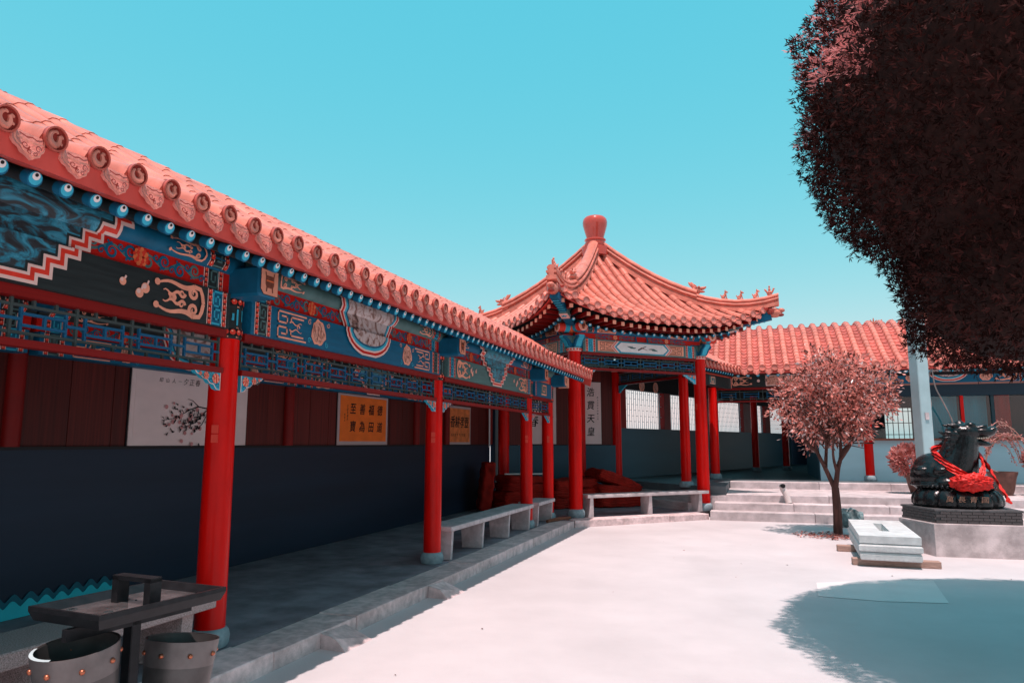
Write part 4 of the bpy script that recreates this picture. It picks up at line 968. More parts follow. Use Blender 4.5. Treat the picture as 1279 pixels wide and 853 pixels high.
br([(1.42, .66), (1.3, .5), (1.12, .42), (.98, .33), (.8, .3)], .025); br([(1.3, .5), (1.15, .44), (1.02, .24), (.9, .16)], .018); br([(1.12, .42), (.95, .44), (.82, .40), (.62, .3), (.42, .27)], .016)
br([(.95, .44), (.86, .5), (.78, .52)], .012); br([(1.05, .37), (.92, .26), (.7, .18)], .014); br([(1.42, .66), (1.36, .7), (1.3, .68)], .02); br([(1.3, .5), (1.36, .58), (1.5, .6)], .016)
for k in range(110):
    u, v = rr.gauss(.82, .17), rr.gauss(.28, .10)
    if rr.random() < .22: P.disc(u, v, rr.uniform(.015, .03), M('blossom_pink', (.55, .25, .25), .8), 4+rr.random()*3, 7)
    else: a = rr.random()*6; P.stroke([(u, v), (u+.04*math.cos(a), v+.04*math.sin(a))], rr.uniform(.012, .03), INK, 8+rr.random()*3, True)
for k in range(9): a = rr.random()*6; u, v = 1.38+rr.uniform(-.1, .1), .68+rr.uniform(-.05, .05); P.stroke([(u, v), (u+.035*math.cos(a), v+.035*math.sin(a))], .02, INK, 8, True)
P.mb.build('ink_painting', t)['kind'] = 'stuff'
glyphs([(c, f(.38+.09*i, .70, .001), UY, .055 if i < 4 else .08, 0) for i, c in enumerate('印山人一夕正春')], INK, 'lettering', t)
t, f = poster((XP, 9.69, 1.565), UY, (1, 0, 0), 1.60, .83, PAPO, BORD, 'orange calligraphy poster with eight large characters in two rows, grey border', bw=.06)
glyphs([(c, f(.43+.29*(i % 4), .56 if i < 4 else .28, .001), UY, .185, .004) for i, c in enumerate('至善福德寶為田道')] + [(c, f(.27, .6-.05*i, .001), UY, .05, 0) for i, c in enumerate('壬辰年春月')]+[(c, f(.19, .47-.045*i, .001), UY, .04, 0) for i, c in enumerate('敬書印')], INK, 'lettering', t)
t, f = poster((XP, 13.98, 1.565), UY, (1, 0, 0), 1.22, .82, PAPO2, BORD, 'faded orange poster with one row of large characters', bw=.05)
glyphs([(c, f(.18+.26*i, .46, .001), UY, .26, .006) for i, c in enumerate('香耕孝壺')]+[(c, f(.15+.1*i, .2, .001), UY, .07, 0) for i, c in enumerate('福壽康寧平安家和')], INK, 'lettering', t)
# tall white scrolls on the back wall of the pavilion
ud = Vector((S2, S2, 0)); nd = Vector((S2, -S2, 0)); base = corners[3]+nd*.04
t, f = poster(base+ud*.50+Zv*1.57, ud, nd, .95, 1.55, PAPW, PAPW, 'white scroll with bold black characters seen between two slim red columns')
glyphs([(c, f(.28+.42*(i % 2), .98-.44*(i//2), .001), ud, .3, .005) for i, c in enumerate('聖賢春漢')], INK, 'lettering', t)
t, f = poster(base+ud*1.86+Zv*1.57, ud, nd, .95, 1.60, PAPW, PAPW, 'tall white scroll with two columns of black characters right of the pavilion corner column')
glyphs([(c, f(.62, 1.32-.34*i, .001), ud, .24, .004) for i, c in enumerate('浩貫天皇')]+[(c, f(.26, 1.32-.34*i, .001), ud, .24, .004) for i, c in enumerate('道師自然')]+[(c, f(.84, 1.2-.07*i, .001), ud, .055, 0) for i, c in enumerate('歲次壬辰年仲春之月')], INK, 'lettering', t)

# ---------------------------------------------------------------- heap of red blankets
CLOTH = M('red_blanket_cloth', (.34, .016, .010), .9, .3, 5, bump=.4, bscale=25)
def blanket(c, size, rz, tilt, seed, label):
    bm = bmesh.new(); bmesh.ops.create_cube(bm, size=2); bmesh.ops.subdivide_edges(bm, edges=bm.edges[:], cuts=13, use_grid_fill=True)
    for v in bm.verts:
        p = v.co; q = Vector([math.copysign(abs(x)**.8, x) for x in p]); l = max(1, (abs(p.x)**9+abs(p.y)**9+abs(p.z)**4)**(1/9)); p = p/l
        nz = noise.noise_vector(Vector((p.x*size[0], p.y*size[1], p.z*size[2]))*7+Vector((seed*7, 0, 0)))
        fold = (.035*math.sin(p.z*14+nz.x*3))
        v.co = Vector((p.x*size[0]*(1+fold), p.y*size[1]*(1+fold), p.z*size[2]))+nz*.035
    T = Matrix.Translation(c) @ Matrix.Rotation(rz, 4, 'Z') @ Matrix.Rotation(tilt, 4, 'Y')
    mb = MB(); mb.xf = T; mb.addbm(bm, CLOTH); o = mb.build('folded_blanket', None, 180); tag(o, label, 'blanket', 'heap of red blankets in the corridor'); return o
def stackb(c, rz, layers, tops):
    z = ZP
    for k, (sx_, sy_, h_, dx, rr_z, tl, lab) in enumerate(layers):
        blanket((c[0]+dx*math.cos(rz), c[1]+dx*math.sin(rz), z+h_/2), (sx_, sy_, h_/2), rz+rr_z, tl, hash(lab) % 97, lab); z += h_*.93
stackb((-5.0, 15.75), .78, ((.66, .46, .22, 0, 0, 0, 'red blanket lowest at the left end of the heap'), (.60, .42, .20, -.05, .06, 0, 'red blanket second from the floor at the left end of the heap'), (.56, .40, .20, .04, -.05, .02, 'red blanket third from the floor at the left end of the heap'), (.50, .36, .16, -.02, .1, .04, 'red blanket on top at the left of the heap, beside the short bench')), 0)
stackb((-4.1, 16.7), .78, ((.68, .46, .24, 0, 0, 0, 'red blanket at the bottom middle of the heap'), (.64, .42, .22, .03, -.05, 0, 'red blanket second from the floor in the middle of the heap'), (.60, .38, .22, -.03, .05, -.04, 'red blanket on top in the middle of the heap behind the corner column')), 0)
stackb((-3.2, 17.3), .78, ((.66, .44, .26, 0, 0, 0, 'red blanket low at the right end of the heap'), (.60, .42, .24, -.06, .05, .08, 'red blanket second from the floor at the right end of the heap'), (.62, .38, .24, .0, -.04, .34, 'red blanket sloping down at the right end of the heap, behind the pale bench')), 0)
blanket((-5.62, 15.12, .66), (.13, .34, .52), .5, .12, 11, 'dark red folded blanket standing upright at the far left of the heap')
mb = MB(); mb.tube([(-5.3, 15.45, .91), (-4.6, 16.1, .90)], .016, WHITE, 6); tag(mb.build('white_stick', None, 40), 'thin white stick lying on the red blankets', 'stick')

# ---------------------------------------------------------------- litter bin
BM = M('black_bin_metal', (.018, .019, .022), .35, .25, 20, metal=.3, bump=.1, bscale=200); GM = M('grey_bin_metal', (.10, .09, .09), .4, .2, 12, metal=.5); RIV = M('copper_rivet', (.45, .14, .08), .35, .2, 30, metal=.8)
lb = thing('litter_bin', (-2.75, 2.67, 0), 'black metal twin litter bin with tray top, copper rivets and orange recycling marks', 'litter bin')
mb = MB()   # tray: shallow pan with a sloping rim
cx, cy, ang = -2.735, 2.72, R(0); hw, hl = .225, .335
T = Matrix.Translation((cx, cy, 0)) @ Matrix.Rotation(R(-6), 4, 'Z'); mb.xf = T
def rr_(w_, l_, z): return [(-w_, -l_, z), (w_, -l_, z), (w_, l_, z), (-w_, l_, z)]
mb.loft([rr_(hw*.93, hl*.95, .845), rr_(hw, hl, .885), rr_(hw, hl, .905), rr_(hw-.015, hl-.015, .905), rr_(hw*.8, hl*.85, .872)], BM, True, False); mb.build('ash_tray', lb)
mb = MB(); mb.xf = T; mb.face(rr_(hw*.8, hl*.85, .8725), M('wet_tray_steel', (.30, .27, .28), .14, .4, 9, metal=.7, spec=.6)); mb.build('tray_pan', lb)
mb = MB(); mb.xf = T; mb.box((-.11, -.03, .87), (-.07, .03, .99), BM); mb.box((.10, -.03, .87), (.14, .03, .99), BM); mb.box((-.11, -.03, .975), (.14, .03, .995), BM); mb.build('handle', lb)
mb = MB(); mb.xf = T; mb.box((-.03, -.02, 0), (.03, .03, .84), BM, .004); mb.box((.0, -.33, .78), (.03, .31, .83), BM); mb.build('post', lb)
mb = MB(); mb.xf = T; mb.box((-.28, -.3, 0), (.28, .3, .03), BM, .005); mb.build('foot_plate', lb)
wat = MB(); wat.xf = T
WATER = M('tray_water', (.05, .06, .065), .06, .1, 5)
for k in range(14): a = RNG.random(3); wat.xf = T @ Matrix.Translation(((a[0]-.5)*.3, (a[1]-.5)*.55, .873)); wat.ell((0, 0, 0), (.006+.02*a[2]**3, .006+.02*a[2]**3, .002), WATER, 8, 4)
wat.build('water_drops', lb, 60)['kind'] = 'stuff'
for i, (by, lean) in enumerate(((-.19, -1), (.19, 1))):
    B = T @ Matrix.Translation((.02, by, .045 if i == 0 else -.05)) @ Matrix.Rotation(R(7)*lean*-1, 4, 'X'); seg = 28
    mb = MB(); mb.xf = B; mb.lathe([(.12, .12), (.165, .70), (.165, .712), (.158, .712), (.116, .14), (.002, .135)], (0, 0, 0), GM, seg); bk = mb.build('bucket', lb, 35)
    mb = MB(); mb.xf = B; mb.lathe([(.1575, .60), (.1675, .70), (.1675, .716), (.1625, .716)], (0, 0, 0), M('grey_bin_band', (.16, .14, .14), .4, .2, 12, metal=.5), seg, 'Z', False); mb.build('rim_band', bk, 35)
    for q in range(8):
        a = q*PI/4+.3; mb = MB(); mb.xf = B; mb.ell((.164*math.cos(a), .164*math.sin(a), .655), (.012, .012, .012), RIV, 8, 6); mb.build('rivet', bk, 60)
    mb = MB(); mb.xf = B; ax = R(-52); RO = M('orange_mark', (.75, .22, .09), .5)
    for j in range(3):   # recycling mark: three bent arrows
        P = Paint(lambda u, v, h: Vector(((.146+h+(v-.42)*.08)*math.cos(ax+u/.15), (.146+h+(v-.42)*.08)*math.sin(ax+u/.15), v))); P.mb = mb
        a0 = PI/2+j*2*PI/3; c0 = (0, .47 if True else .4)
        pt = lambda a, r: (c0[0]+r*math.cos(a), c0[1]+r*math.sin(a))
        P.stroke([pt(a0-.75, .05), pt(a0-.25, .052), pt(a0+.25, .052)], .024, RO, 1); P.poly([pt(a0+.2, .075), pt(a0+.75, .05), pt(a0+.2, .028)], RO, 1.5)
    mb.build('recycling_mark', bk)
mb = MB(); mb.xf = T @ Matrix.Translation((.02, -.19, .045)) @ Matrix.Rotation(R(7), 4, 'X')
for k in range(9): a = R(-150+k*9); b2 = R(-150+k*9+9); mb.face([(.1665*math.cos(a), .1665*math.sin(a), .717), (.1665*math.cos(b2), .1665*math.sin(b2), .717), (.152*math.cos(b2), .152*math.sin(b2), .719), (.152*math.cos(a), .152*math.sin(a), .719)], M('worn_pale_rim', (.5, .62, .65), .4))
mb.build('worn_rim', lb)

# ---------------------------------------------------------------- carved stone block on timbers
BLK = M('pale_blue_grey_stone', (.56, .61, .62), .75, .08, 8, bump=.3, bscale=70, stain=.12, stain_scale=4)
sb = thing('carved_stone_block', (1.68, 11.65, 0), 'pale blue-grey carved stone block with a slot in its top, raised on timbers', 'stone block')
T = Matrix.Translation((1.68, 11.72, 0)) @ Matrix.Rotation(R(-3), 4, 'Z'); hw, hl = .36, 1.08
for z0, z1, o in ((.09, .19, .0), (.195, .30, .012)):
    mb = MB(); mb.xf = T
    def ring(w_, l_, z): return [(-w_, -l_, z), (w_, -l_, z), (w_, l_, z), (-w_, l_, z)]
    mb.loft([ring(hw-.012, hl-.012, z0), ring(hw+o, hl+o, z0+.02), ring(hw+o, hl+o, z1-.03), ring(hw-.01, hl-.01, z1-.005), ring(hw-.02, hl-.02, z1)], BLK); mb.build('carved_course', sb)
mb = MB(); mb.xf = T
mb.box((-hw, -hl, .305), (hw, -.45, .40), BLK); mb.box((-hw, .58, .305), (hw, hl, .40), BLK); mb.box((-hw, -.449, .305), (-.055, .579, .40), BLK); mb.box((.065, -.449, .305), (hw, .579, .40), BLK); mb.build('slotted_top', sb)
mb = MB(); mb.xf = T     # shallow carved scroll relief on the front and left faces
P = Paint(lambda u, v, h: Vector((u, -hl-.013-h*2, v))); P.mb = mb; P.step = .001
for k in range(9): P.spiral(-.3+.075*k, .245, .03, 1.2, .01, BLK, 2, 0, 1 if k % 2 else -1, 10)
for k in range(13): P.disc(-.33+.055*k, .115, .022, BLK, 2, 8, .5)
P2 = Paint(lambda u, v, h: Vector((-hw-.013-h*2, u, v))); P2.mb = mb
for k in range(26): P2.spiral(-1+.08*k, .245, .032, 1.2, .01, BLK, 2, 0, 1 if k % 2 else -1, 10)
mb.build('relief_carving', sb)
TIM = M('weathered_timber', (.36, .24, .2), .85, .25, 12, stretch=(1, 8, 8))
for y, x0, x1, lab in ((10.85, 1.18, 2.22, 'nearer weathered timber bearer under the pale stone block'), (12.1, 1.12, 2.2, 'farther weathered timber bearer under the pale stone block')):
    mb = MB(); mb.box((x0, y-.07, .002), (x1, y+.07, .088), TIM, .006); tag(mb.build('timber_bearer'), lab, 'timber', 'timbers under the block')

# ---------------------------------------------------------------- pedestal and dragon-headed turtle statue
ped = thing('statue_pedestal', (2.97, 12.5, 0), 'cement pedestal with a dark brick-patterned slab on top under the statue', 'pedestal')
PEDM = M('stained_cement', (.58, .51, .515), .8, .15, 4, bump=.3, bscale=50, stain=.4, stain_scale=3); PSL = M('dark_slate_slab', (.10, .10, .105), .45, .25, 10, stain=.3, stain_scale=6); PBR = M('slate_brick', (.075, .068, .07), .5, .4, 22)
pq = [(2.40, 11.93), (3.80, 12.0), (3.80, 13.25), (2.10, 12.80)]; tq = [(2.44, 11.97), (3.52, 12.02), (3.44, 13.1), (2.15, 12.76)]
def inset(q, e): c_ = Vector((sum(p[0] for p in q)/4, sum(p[1] for p in q)/4)); return [tuple(c_+(Vector(p)-c_)*(1+e)) for p in q]
mb = MB(); mb.loft([[(x, y, z) for x, y in inset(pq, e)] for z, e in ((0, 0), (.45, 0), (.462, -.012))], PEDM); mb.build('block', ped)
mb = MB(); mb.loft([[(x, y, z) for x, y in tq] for z in (.46, .635)], PSL); mb.build('slab_core', ped)
mb = MB(); mb.loft([[(x, y, z) for x, y in inset(tq, e)] for z, e in ((.632, .03), (.655, .03), (.662, .022))], PSL); mb.build('slab_top', ped)
for row in range(4):
    z = .468+row*.041
    for (a2, b2) in ((tq[0], tq[1]), (tq[3], tq[0])):
        a2, b2 = Vector((*a2, 0)), Vector((*b2, 0)); d2 = (b2-a2).normalized(); L2 = (b2-a2).length; n2 = Vector((d2.y, -d2.x, 0)); rt2 = Matrix((d2, Zv.cross(d2), Zv)).transposed(); nb2 = round(L2/.137)
        for i2 in range(nb2): u0 = L2/nb2*i2+(.06 if row % 2 else 0); u1 = min(u0+L2/nb2-.007, L2); bar('brick', ped, a2+d2*((u0+u1)/2)+n2*.004+Zv*(z+.017), (u1-u0, .022, .034), PBR, rt2)
SC = Vector((2.86, 12.58, .662)); BRZ = M('black_bronze', (.010, .012, .014), .26, .5, 14, metal=.45, bump=.35, bscale=45, spec=.6)
st = thing('turtle_statue', SC, 'black dragon-headed turtle statue facing right on a ribbed base, wearing a red sash', 'statue')
mb = MB(); seg = 112; rings = []
for r, z in ((.50, 0), (.535, .04), (.535, .10), (.515, .17), (.47, .23), (.41, .265), (.3, .275)):
    rings.append([SC+Vector(((r*(.93+.07*abs(math.sin(7*a))**.35))*math.cos(a)*1.0, r*(.93+.07*abs(math.sin(7*a))**.35)*math.sin(a), z)) for a in [2*PI*j/seg for j in range(seg)]])
mb.loft(rings, BRZ); mb.build('ribbed_base', st, 40)
mb = MB()
for q in range(44): a = 2*PI*q/44; mb.ell(SC+Vector((.435*math.cos(a), .435*math.sin(a), .292)), (.027, .027, .027), BRZ, 8, 6)
mb.build('bead_ring', st, 60)['kind'] = 'stuff'
# body: union of volumes, fused by a voxel remesh into one skin
mb = MB(); E = lambda x, y, z, a, b, c, rot=None: mb.ell(SC+Vector((x, y, z)), (a, b, c), BRZ, 20, 14, rot)
E(-.10, .08, .42, .42, .38, .34); E(-.08, .06, .31, .46, .42, .07); E(-.16, .12, .58, .30, .28, .2)
for k in range(5): a = -2.6+k*.75; E(-.10+.33*math.cos(a), .08+.30*math.sin(a), .52, .11, .11, .07)
mb.tube([SC+Vector(p) for p in ((-.05, -.02, .40), (.0, -.07, .58), (.05, -.09, .76), (.09, -.09, .93), (.12, -.09, 1.06))], [.33, .275, .225, .195, .17], BRZ, 18)
E(.12, -.09, 1.07, .22, .18, .135); E(.32, -.10, 1.075, .17, .14, .085, Matrix.Rotation(.05, 3, 'Y')); E(.27, -.10, .925, .17, .105, .05, Matrix.Rotation(.22, 3, 'Y')); E(.45, -.10, 1.11, .06, .10, .055)
for q in (-1, 1):
    y = -.095+q*.085
    E(.19, y, 1.17, .065, .055, .055); E(.29, y, 1.14, .10, .035, .03, Matrix.Rotation(-.3, 3, 'Y')); E(.42, y*1.0+q*-.03, 1.12, .03, .03, .028)
    mb.tube([SC+Vector(p) for p in ((.08, y, 1.13), (.02, y+q*.02, 1.17), (-.05, y+q*.03, 1.17), (-.10, y+q*.03, 1.19))], [.035, .03, .024, .012], BRZ, 10)
    for k in range(5):
        a = .25+k*.42; mb.tube([SC+Vector((.04, y+q*.03, 1.02-.04*k)), SC+Vector((-.07-.03*math.sin(a), y+q*.07, 1.06-.075*k)), SC+Vector((-.15, y+q*.08, 1.09-.09*k))], [.05, .035, .006], BRZ, 8)
    E(-.22+.1, .08+q*.34, .34, .17, .1, .09); E(.22, -.05+q*.27, .34, .16, .1, .1)
E(.08, -.09, 1.20, .06, .05, .05); E(0, -.09, 1.18, .05, .04, .04)
mb.tube([SC+Vector(p) for p in ((.2, -.1, .92), (.16, -.1, .82), (.2, -.1, .75))], [.05, .04, .008], BRZ, 8)
body = mb.build('body', st, 180)
rm = body.modifiers.new('remesh', 'REMESH'); rm.mode = 'VOXEL'; rm.voxel_size = .014; rm.use_smooth_shade = True
sm = body.modifiers.new('smooth', 'SMOOTH'); sm.factor = .5; sm.iterations = 2
mb = MB(); TOOTH = M('gilt_tooth', (.65, .55, .45), .35, .1, 9)
for k in range(9): mb.ell(SC+Vector((.16+.028*k, -.095-.10*(1-(k/11)**3), .99+.004*math.sin(k))), (.012, .008, .014), TOOTH, 6, 5)
for q in (-1, 1): mb.ell(SC+Vector((.235, -.095+q*.10, 1.15)), (.022, .018, .02), TOOTH, 8, 6)
mb.build('teeth_and_eyes', st, 60)
SASH = M('red_satin', (.62, .022, .018), .42, .2, 9, bump=.5, bscale=30)
mb = MB()
def band(pts, wd, seed, mat=SASH, nrm=None):
    pts = [Vector(p)+SC for p in pts]; rings = []
    for i, p in enumerate(pts):
        t_ = (pts[min(i+1, len(pts)-1)]-pts[max(i-1, 0)]).normalized(); out = (p-(SC+Vector((.0, -.02, p.z-SC.z)))); out.z = 0; out.normalize(); s_ = t_.cross(out).normalized()
        rings.append([p+s_*wd*(j/8-.5)+out*(.018*math.sin(j*1.9+seed+i*.8)+.012) for j in range(9)])
    mb.loft(rings, mat, False, False)
def smooth_path(p, n=14): P_ = [Vector(q) for q in p]; out = []; 
def cr(p, n=6):
    out = []
    for i in range(len(p)-1):
        p0, p1, p2, p3 = [Vector(p[min(max(i+j, 0), len(p)-1)]) for j in (-1, 0, 1, 2)]
        for k in range(n): f_ = k/n; out.append(.5*((2*p1)+(-p0+p2)*f_+(2*p0-5*p1+4*p2-p3)*f_*f_+(-p0+3*p1-3*p2+p3)*f_**3))
    out.append(Vector(p[-1])); return out
band(cr([(-.22, .12, .80), (-.22, -.12, .74), (-.14, -.30, .60), (.0, -.42, .47), (.08, -.47, .39)]), .10, 0)
band(cr([(.22, .10, .80), (.28, -.06, .74), (.27, -.24, .60), (.2, -.38, .47), (.1, -.47, .39)]), .09, 2)
band(cr([(.24, .05, .80), (.33, -.04, .66), (.38, -.14, .5), (.42, -.24, .34), (.46, -.33, .2), (.48, -.39, .09)]), .11, 4)
band(cr([(-.22, .12, .80), (-.1, .2, .86), (.08, .2, .86), (.22, .10, .80)]), .09, 3)
mb.build('red_sash', st, 60)
bm = bmesh.new(); bmesh.ops.create_icosphere(bm, subdivisions=5, radius=1)
for v in bm.verts:
    d = v.co.copy(); n1 = noise.noise(d*2.1+Vector((3, 1, 7))); n2 = abs(noise.noise(d*4.5+Vector((9, 2, 1)))); n3 = abs(noise.noise(d*9+Vector((1, 8, 3))))
    r_ = 1+.22*n1-.42*n2-.2*n3; v.co = Vector((d.x*.275*r_, d.y*.115*r_, d.z*.145*r_*(1-.25*abs(d.x)*(d.z > 0))))
mb = MB(); mb.xf = Matrix.Translation(SC+Vector((.07, -.47, .37))); mb.addbm(bm, SASH); mb.build('sash_bow', st, 180)
GILT = M('worn_gilt', (.22, .12, .085), .5, .3, 20)
glyphs([(c, SC+Vector((-.20+.13*i, -.545+abs(-.2+.13*i)**2*.35, .13)), (1, 0, 0), .09, .001) for i, c in enumerate('萬長青國')], GILT, 'lettering', st)

sx = Matrix.Translation(SC) @ Matrix.Diagonal((1.13, 1.13, 1.02, 1)) @ Matrix.Translation(-SC)
for o in list(st.children): o.data.transform(sx)
# ---------------------------------------------------------------- post, cables, pipe, rock
PST = M('pale_painted_steel', (.40, .56, .60), .45, .08, 3, stain=.12, stain_scale=2)
mb = MB(); mb.xf = Matrix.Translation((2.83, 14.3, 0)) @ Matrix.Rotation(R(28), 4, 'Z'); mb.box((-.11, -.11, 0), (.11, .11, 5.2), PST, .012); pl = mb.build('steel_post')
tag(pl, 'pale square steel post rising behind the statue into the cypress', 'post')
mb = MB(); mb.xf = Matrix.Translation((2.83, 14.3, 0)) @ Matrix.Rotation(R(28), 4, 'Z'); mb.box((-.2, -.2, 0), (.2, .2, .03), PST); mb.build('base_plate', pl)
mb = MB(); mb.xf = Matrix.Translation((2.83, 14.3, 0)) @ Matrix.Rotation(R(28), 4, 'Z'); mb.box((-.04, -.13, 2.0), (.03, -.112, 2.12), STONE); mb.build('latch', pl)
CAB = M('grey_cable', (.32, .28, .27), .6)
for i, (pts, lab) in enumerate(((((4.15, 19.55, 3.4), (4.2, 19.6, 2.95), (4.35, 19.7, 2.6), (4.55, 19.8, 2.1), (4.56, 19.9, 1.75)), 'thicker grey cable hanging from the hall eave behind the statue head'), (((4.13, 19.55, 3.4), (4.05, 19.6, 2.9), (4.1, 19.65, 2.5), (4.02, 19.7, 2.2)), 'thin grey cable hanging from the hall eave beside the steel post'), (((3.25, 19.5, 3.35), (3.2, 19.5, 3.1), (3.0, 19.5, 2.95), (2.8, 19.55, 2.85)), 'short slack cable looping under the hall eave by the small tree'))):
    mb = MB(); mb.tube(cr(pts), .016 if i == 0 else .011, CAB, 6); tag(mb.build('cable', None, 60), lab, 'cable', 'cables under the hall eave')
mb = MB(); PVC = M('white_pvc', (.62, .56, .55), .5)
mb.tube(cr([(.66, 16.62, .33), (.62, 16.66, .5), (.56, 16.68, .62), (.545, 16.64, .70)]), .065, PVC, 14, caps=False); pp = mb.build('vent_pipe', None, 60); tag(pp, 'stubby white pipe with a dark round mouth standing on the steps', 'pipe')
mb = MB(); mb.ell((.555, 16.60, .695), (.05, .02, .05), BLACK, 12, 8); mb.build('dark_mouth', pp)
bm = bmesh.new(); bmesh.ops.create_icosphere(bm, subdivisions=3, radius=1)
for v in bm.verts:
    d = v.co; k_ = 1+.35*noise.noise(d*1.6)+.2*noise.noise(d*3.5); v.co = Vector((d.x*.26*k_, d.y*.16*k_, max(-.9, d.z)*.19*k_))
mb = MB(); mb.xf = Matrix.Translation((1.72, 15.5, .16)) @ Matrix.Rotation(.3, 4, 'Y'); mb.addbm(bm, M('teal_grey_rock', (.2, .27, .28), .4, .5, 9)); tag(mb.build('ornamental_rock', None, 30), 'small teal-grey rock behind the little tree trunk', 'rock')
# ---------------------------------------------------------------- plants
def leaf_mesh(name, centers, dirs, ups, lens, wids, mat_idx, mats, fold=.25):
    """one mesh of many small folded leaves (numpy arrays)"""
    n = len(centers); d = dirs/np.linalg.norm(dirs, axis=1)[:, None]; s = np.cross(d, ups); s /= (np.linalg.norm(s, axis=1)[:, None]+1e-9); u = np.cross(s, d)
    L = lens[:, None]; W = wids[:, None]
    v = np.stack([centers, centers+d*L*.45+s*W*.5+u*W*fold, centers+d*L, centers+d*L*.45-s*W*.5+u*W*fold, centers+d*L*.5], 1).reshape(-1, 3)
    b = np.arange(n)[:, None]*5
    f = np.concatenate([b+np.array([0, 1, 4]), b+np.array([1, 2, 4]), b+np.array([2, 3, 4]), b+np.array([3, 0, 4])], 1).reshape(-1, 3)
    me = bpy.data.meshes.new(name); me.vertices.add(len(v)); me.vertices.foreach_set('co', v.astype(np.float32).ravel())
    me.loops.add(f.size); me.loops.foreach_set('vertex_index', f.astype(np.int32).ravel()); me.polygons.add(len(f)); me.polygons.foreach_set('loop_start', np.arange(0, f.size, 3, dtype=np.int32)); me.polygons.foreach_set('loop_total', np.full(len(f), 3, np.int32))
    for m in mats: me.materials.append(m)
    me.polygons.foreach_set('material_index', np.repeat(mat_idx, 4).astype(np.int32)); me.update(calc_edges=True); me.validate(); return me
def quad_leaf_mesh(name, c, d, u, L, W, mi, mats):
    n = len(c); d = d/np.linalg.norm(d, axis=1)[:, None]; s = np.cross(d, u); s /= (np.linalg.norm(s, axis=1)[:, None]+1e-9); L = L[:, None]; W = W[:, None]
    v = np.stack([c, c+d*L*.5+s*W*.5, c+d*L, c+d*L*.5-s*W*.5], 1).reshape(-1, 3); f = np.arange(n*4)
    me = bpy.data.meshes.new(name); me.vertices.add(len(v)); me.vertices.foreach_set('co', v.astype(np.float32).ravel()); me.loops.add(n*4); me.loops.foreach_set('vertex_index', f.astype(np.int32)); me.polygons.add(n)
    me.polygons.foreach_set('loop_start', np.arange(0, n*4, 4, dtype=np.int32)); me.polygons.foreach_set('loop_total', np.full(n, 4, np.int32))
    for m in mats: me.materials.append(m)
    me.polygons.foreach_set('material_index', mi.astype(np.int32)); me.update(calc_edges=True); return me
def unit(n): v = RNG.normal(size=(n, 3)); return v/np.linalg.norm(v, axis=1)[:, None]
BARK = M('brown_bark', (.10, .045, .038), .9, .35, 18, bump=.8, bscale=60, stretch=(1, 1, .3))
LEAFS = [leafmat('leaf_pink', (.78, .24, .19), (.92, .40, .34), .35, .42, scale=9), leafmat('leaf_rust', (.24, .07, .05), (.36, .11, .085), .4, .3, scale=9), leafmat('leaf_grey', (.55, .43, .42), (.72, .58, .56), .25, .2, scale=9), leafmat('leaf_brown', (.06, .02, .016), (.13, .04, .03), .5, .25, scale=9)]

# small ornamental tree
tb = Vector((1.34, 14.14, 0)); tr = thing('ornamental_tree', tb, 'small tree with rounded pink-red leafy crown in front of the steps', 'tree')
mb = MB()
limbs = [[(0, 0, -.05), (.01, 0, .4), (.0, .0, .82)], [(0, 0, .78), (-.14, .02, 1.15), (-.28, -.05, 1.5), (-.36, -.08, 2.0)], [(0, 0, .78), (.06, -.04, 1.15), (.13, .0, 1.45), (.1, .05, 2.2)], [(.12, 0, 1.4), (.3, .03, 1.6), (.5, .02, 1.75), (.65, .05, 2.1)], [(-.14, .02, 1.12), (-.1, .12, 1.45), (-.05, .2, 1.9), (0, .25, 2.4)], [(-.25, -.04, 1.42), (-.5, -.1, 1.7), (-.65, -.15, 2.1)], [(.04, -.03, 1.1), (-.02, -.2, 1.4), (0, -.4, 1.8)], [(.08, -.02, 1.25), (.28, -.28, 1.6), (.4, -.5, 2.0)]]
for i, l in enumerate(limbs):
    r0 = (.066, .046, .05, .035, .035, .035, .03, .03)[i]; p = cr([tb+Vector(q) for q in l], 5); mb.tube(p, [r0*(1-.6*k/(len(p)-1)) if i else r0*(1.25-.3*k/(len(p)-1)) for k in range(len(p))], BARK, 9)
for k in range(60):
    a = RNG.random(3); s_ = Vector((RNG.normal()*.25, RNG.normal()*.25, 1.5+.6*a[0])); e_ = Vector(unit(1)[0])*(.5+.45*a[1])+Vector((0, 0, 2.2)); e_.z = max(e_.z, 1.5)
    mb.tube([tb+s_, tb+(s_+e_)/2+Vector((0, 0, -.06)), tb+e_], [.014, .01, .005], BARK, 5)
mb.build('trunk', tr, 60)
# leaf clumps on an uneven crown
nc = 215; dirs = unit(nc); rad = RNG.random(nc)**.38; cc = dirs*rad[:, None]*np.array([1.02, 1.0, .93]); cc *= (1+.16*np.sin(dirs[:, :1]*5+dirs[:, 2:]*4)); cc[:, 2] += 2.30; cc[:, 0] += .16; cc = cc[cc[:, 2] > 1.25]
cc = cc[~((cc[:, 0] > .55) & (cc[:, 2] < 2.15))]; keep = ~((cc[:, 2] < 1.75) & (np.hypot(cc[:, 0], cc[:, 1]) < .55)); cc = cc[keep]
per = 54; n = len(cc)*per; ctr = np.repeat(cc, per, 0); off = RNG.normal(size=(n, 3))*.07; pos = ctr+off+np.array(tb)
dr = off/(np.linalg.norm(off, axis=1)[:, None])*.8+np.array([0, 0, -.15])+.35*(ctr-np.array([0, 0, 2.2]))+.5*unit(n); mi = RNG.choice(4, n, p=[.46, .26, .12, .16])
me = leaf_mesh('crown', pos, dr, unit(n), RNG.uniform(.055, .105, n), RNG.uniform(.026, .046, n), mi, LEAFS); cro = link(bpy.data.objects.new('crown', me), tr)
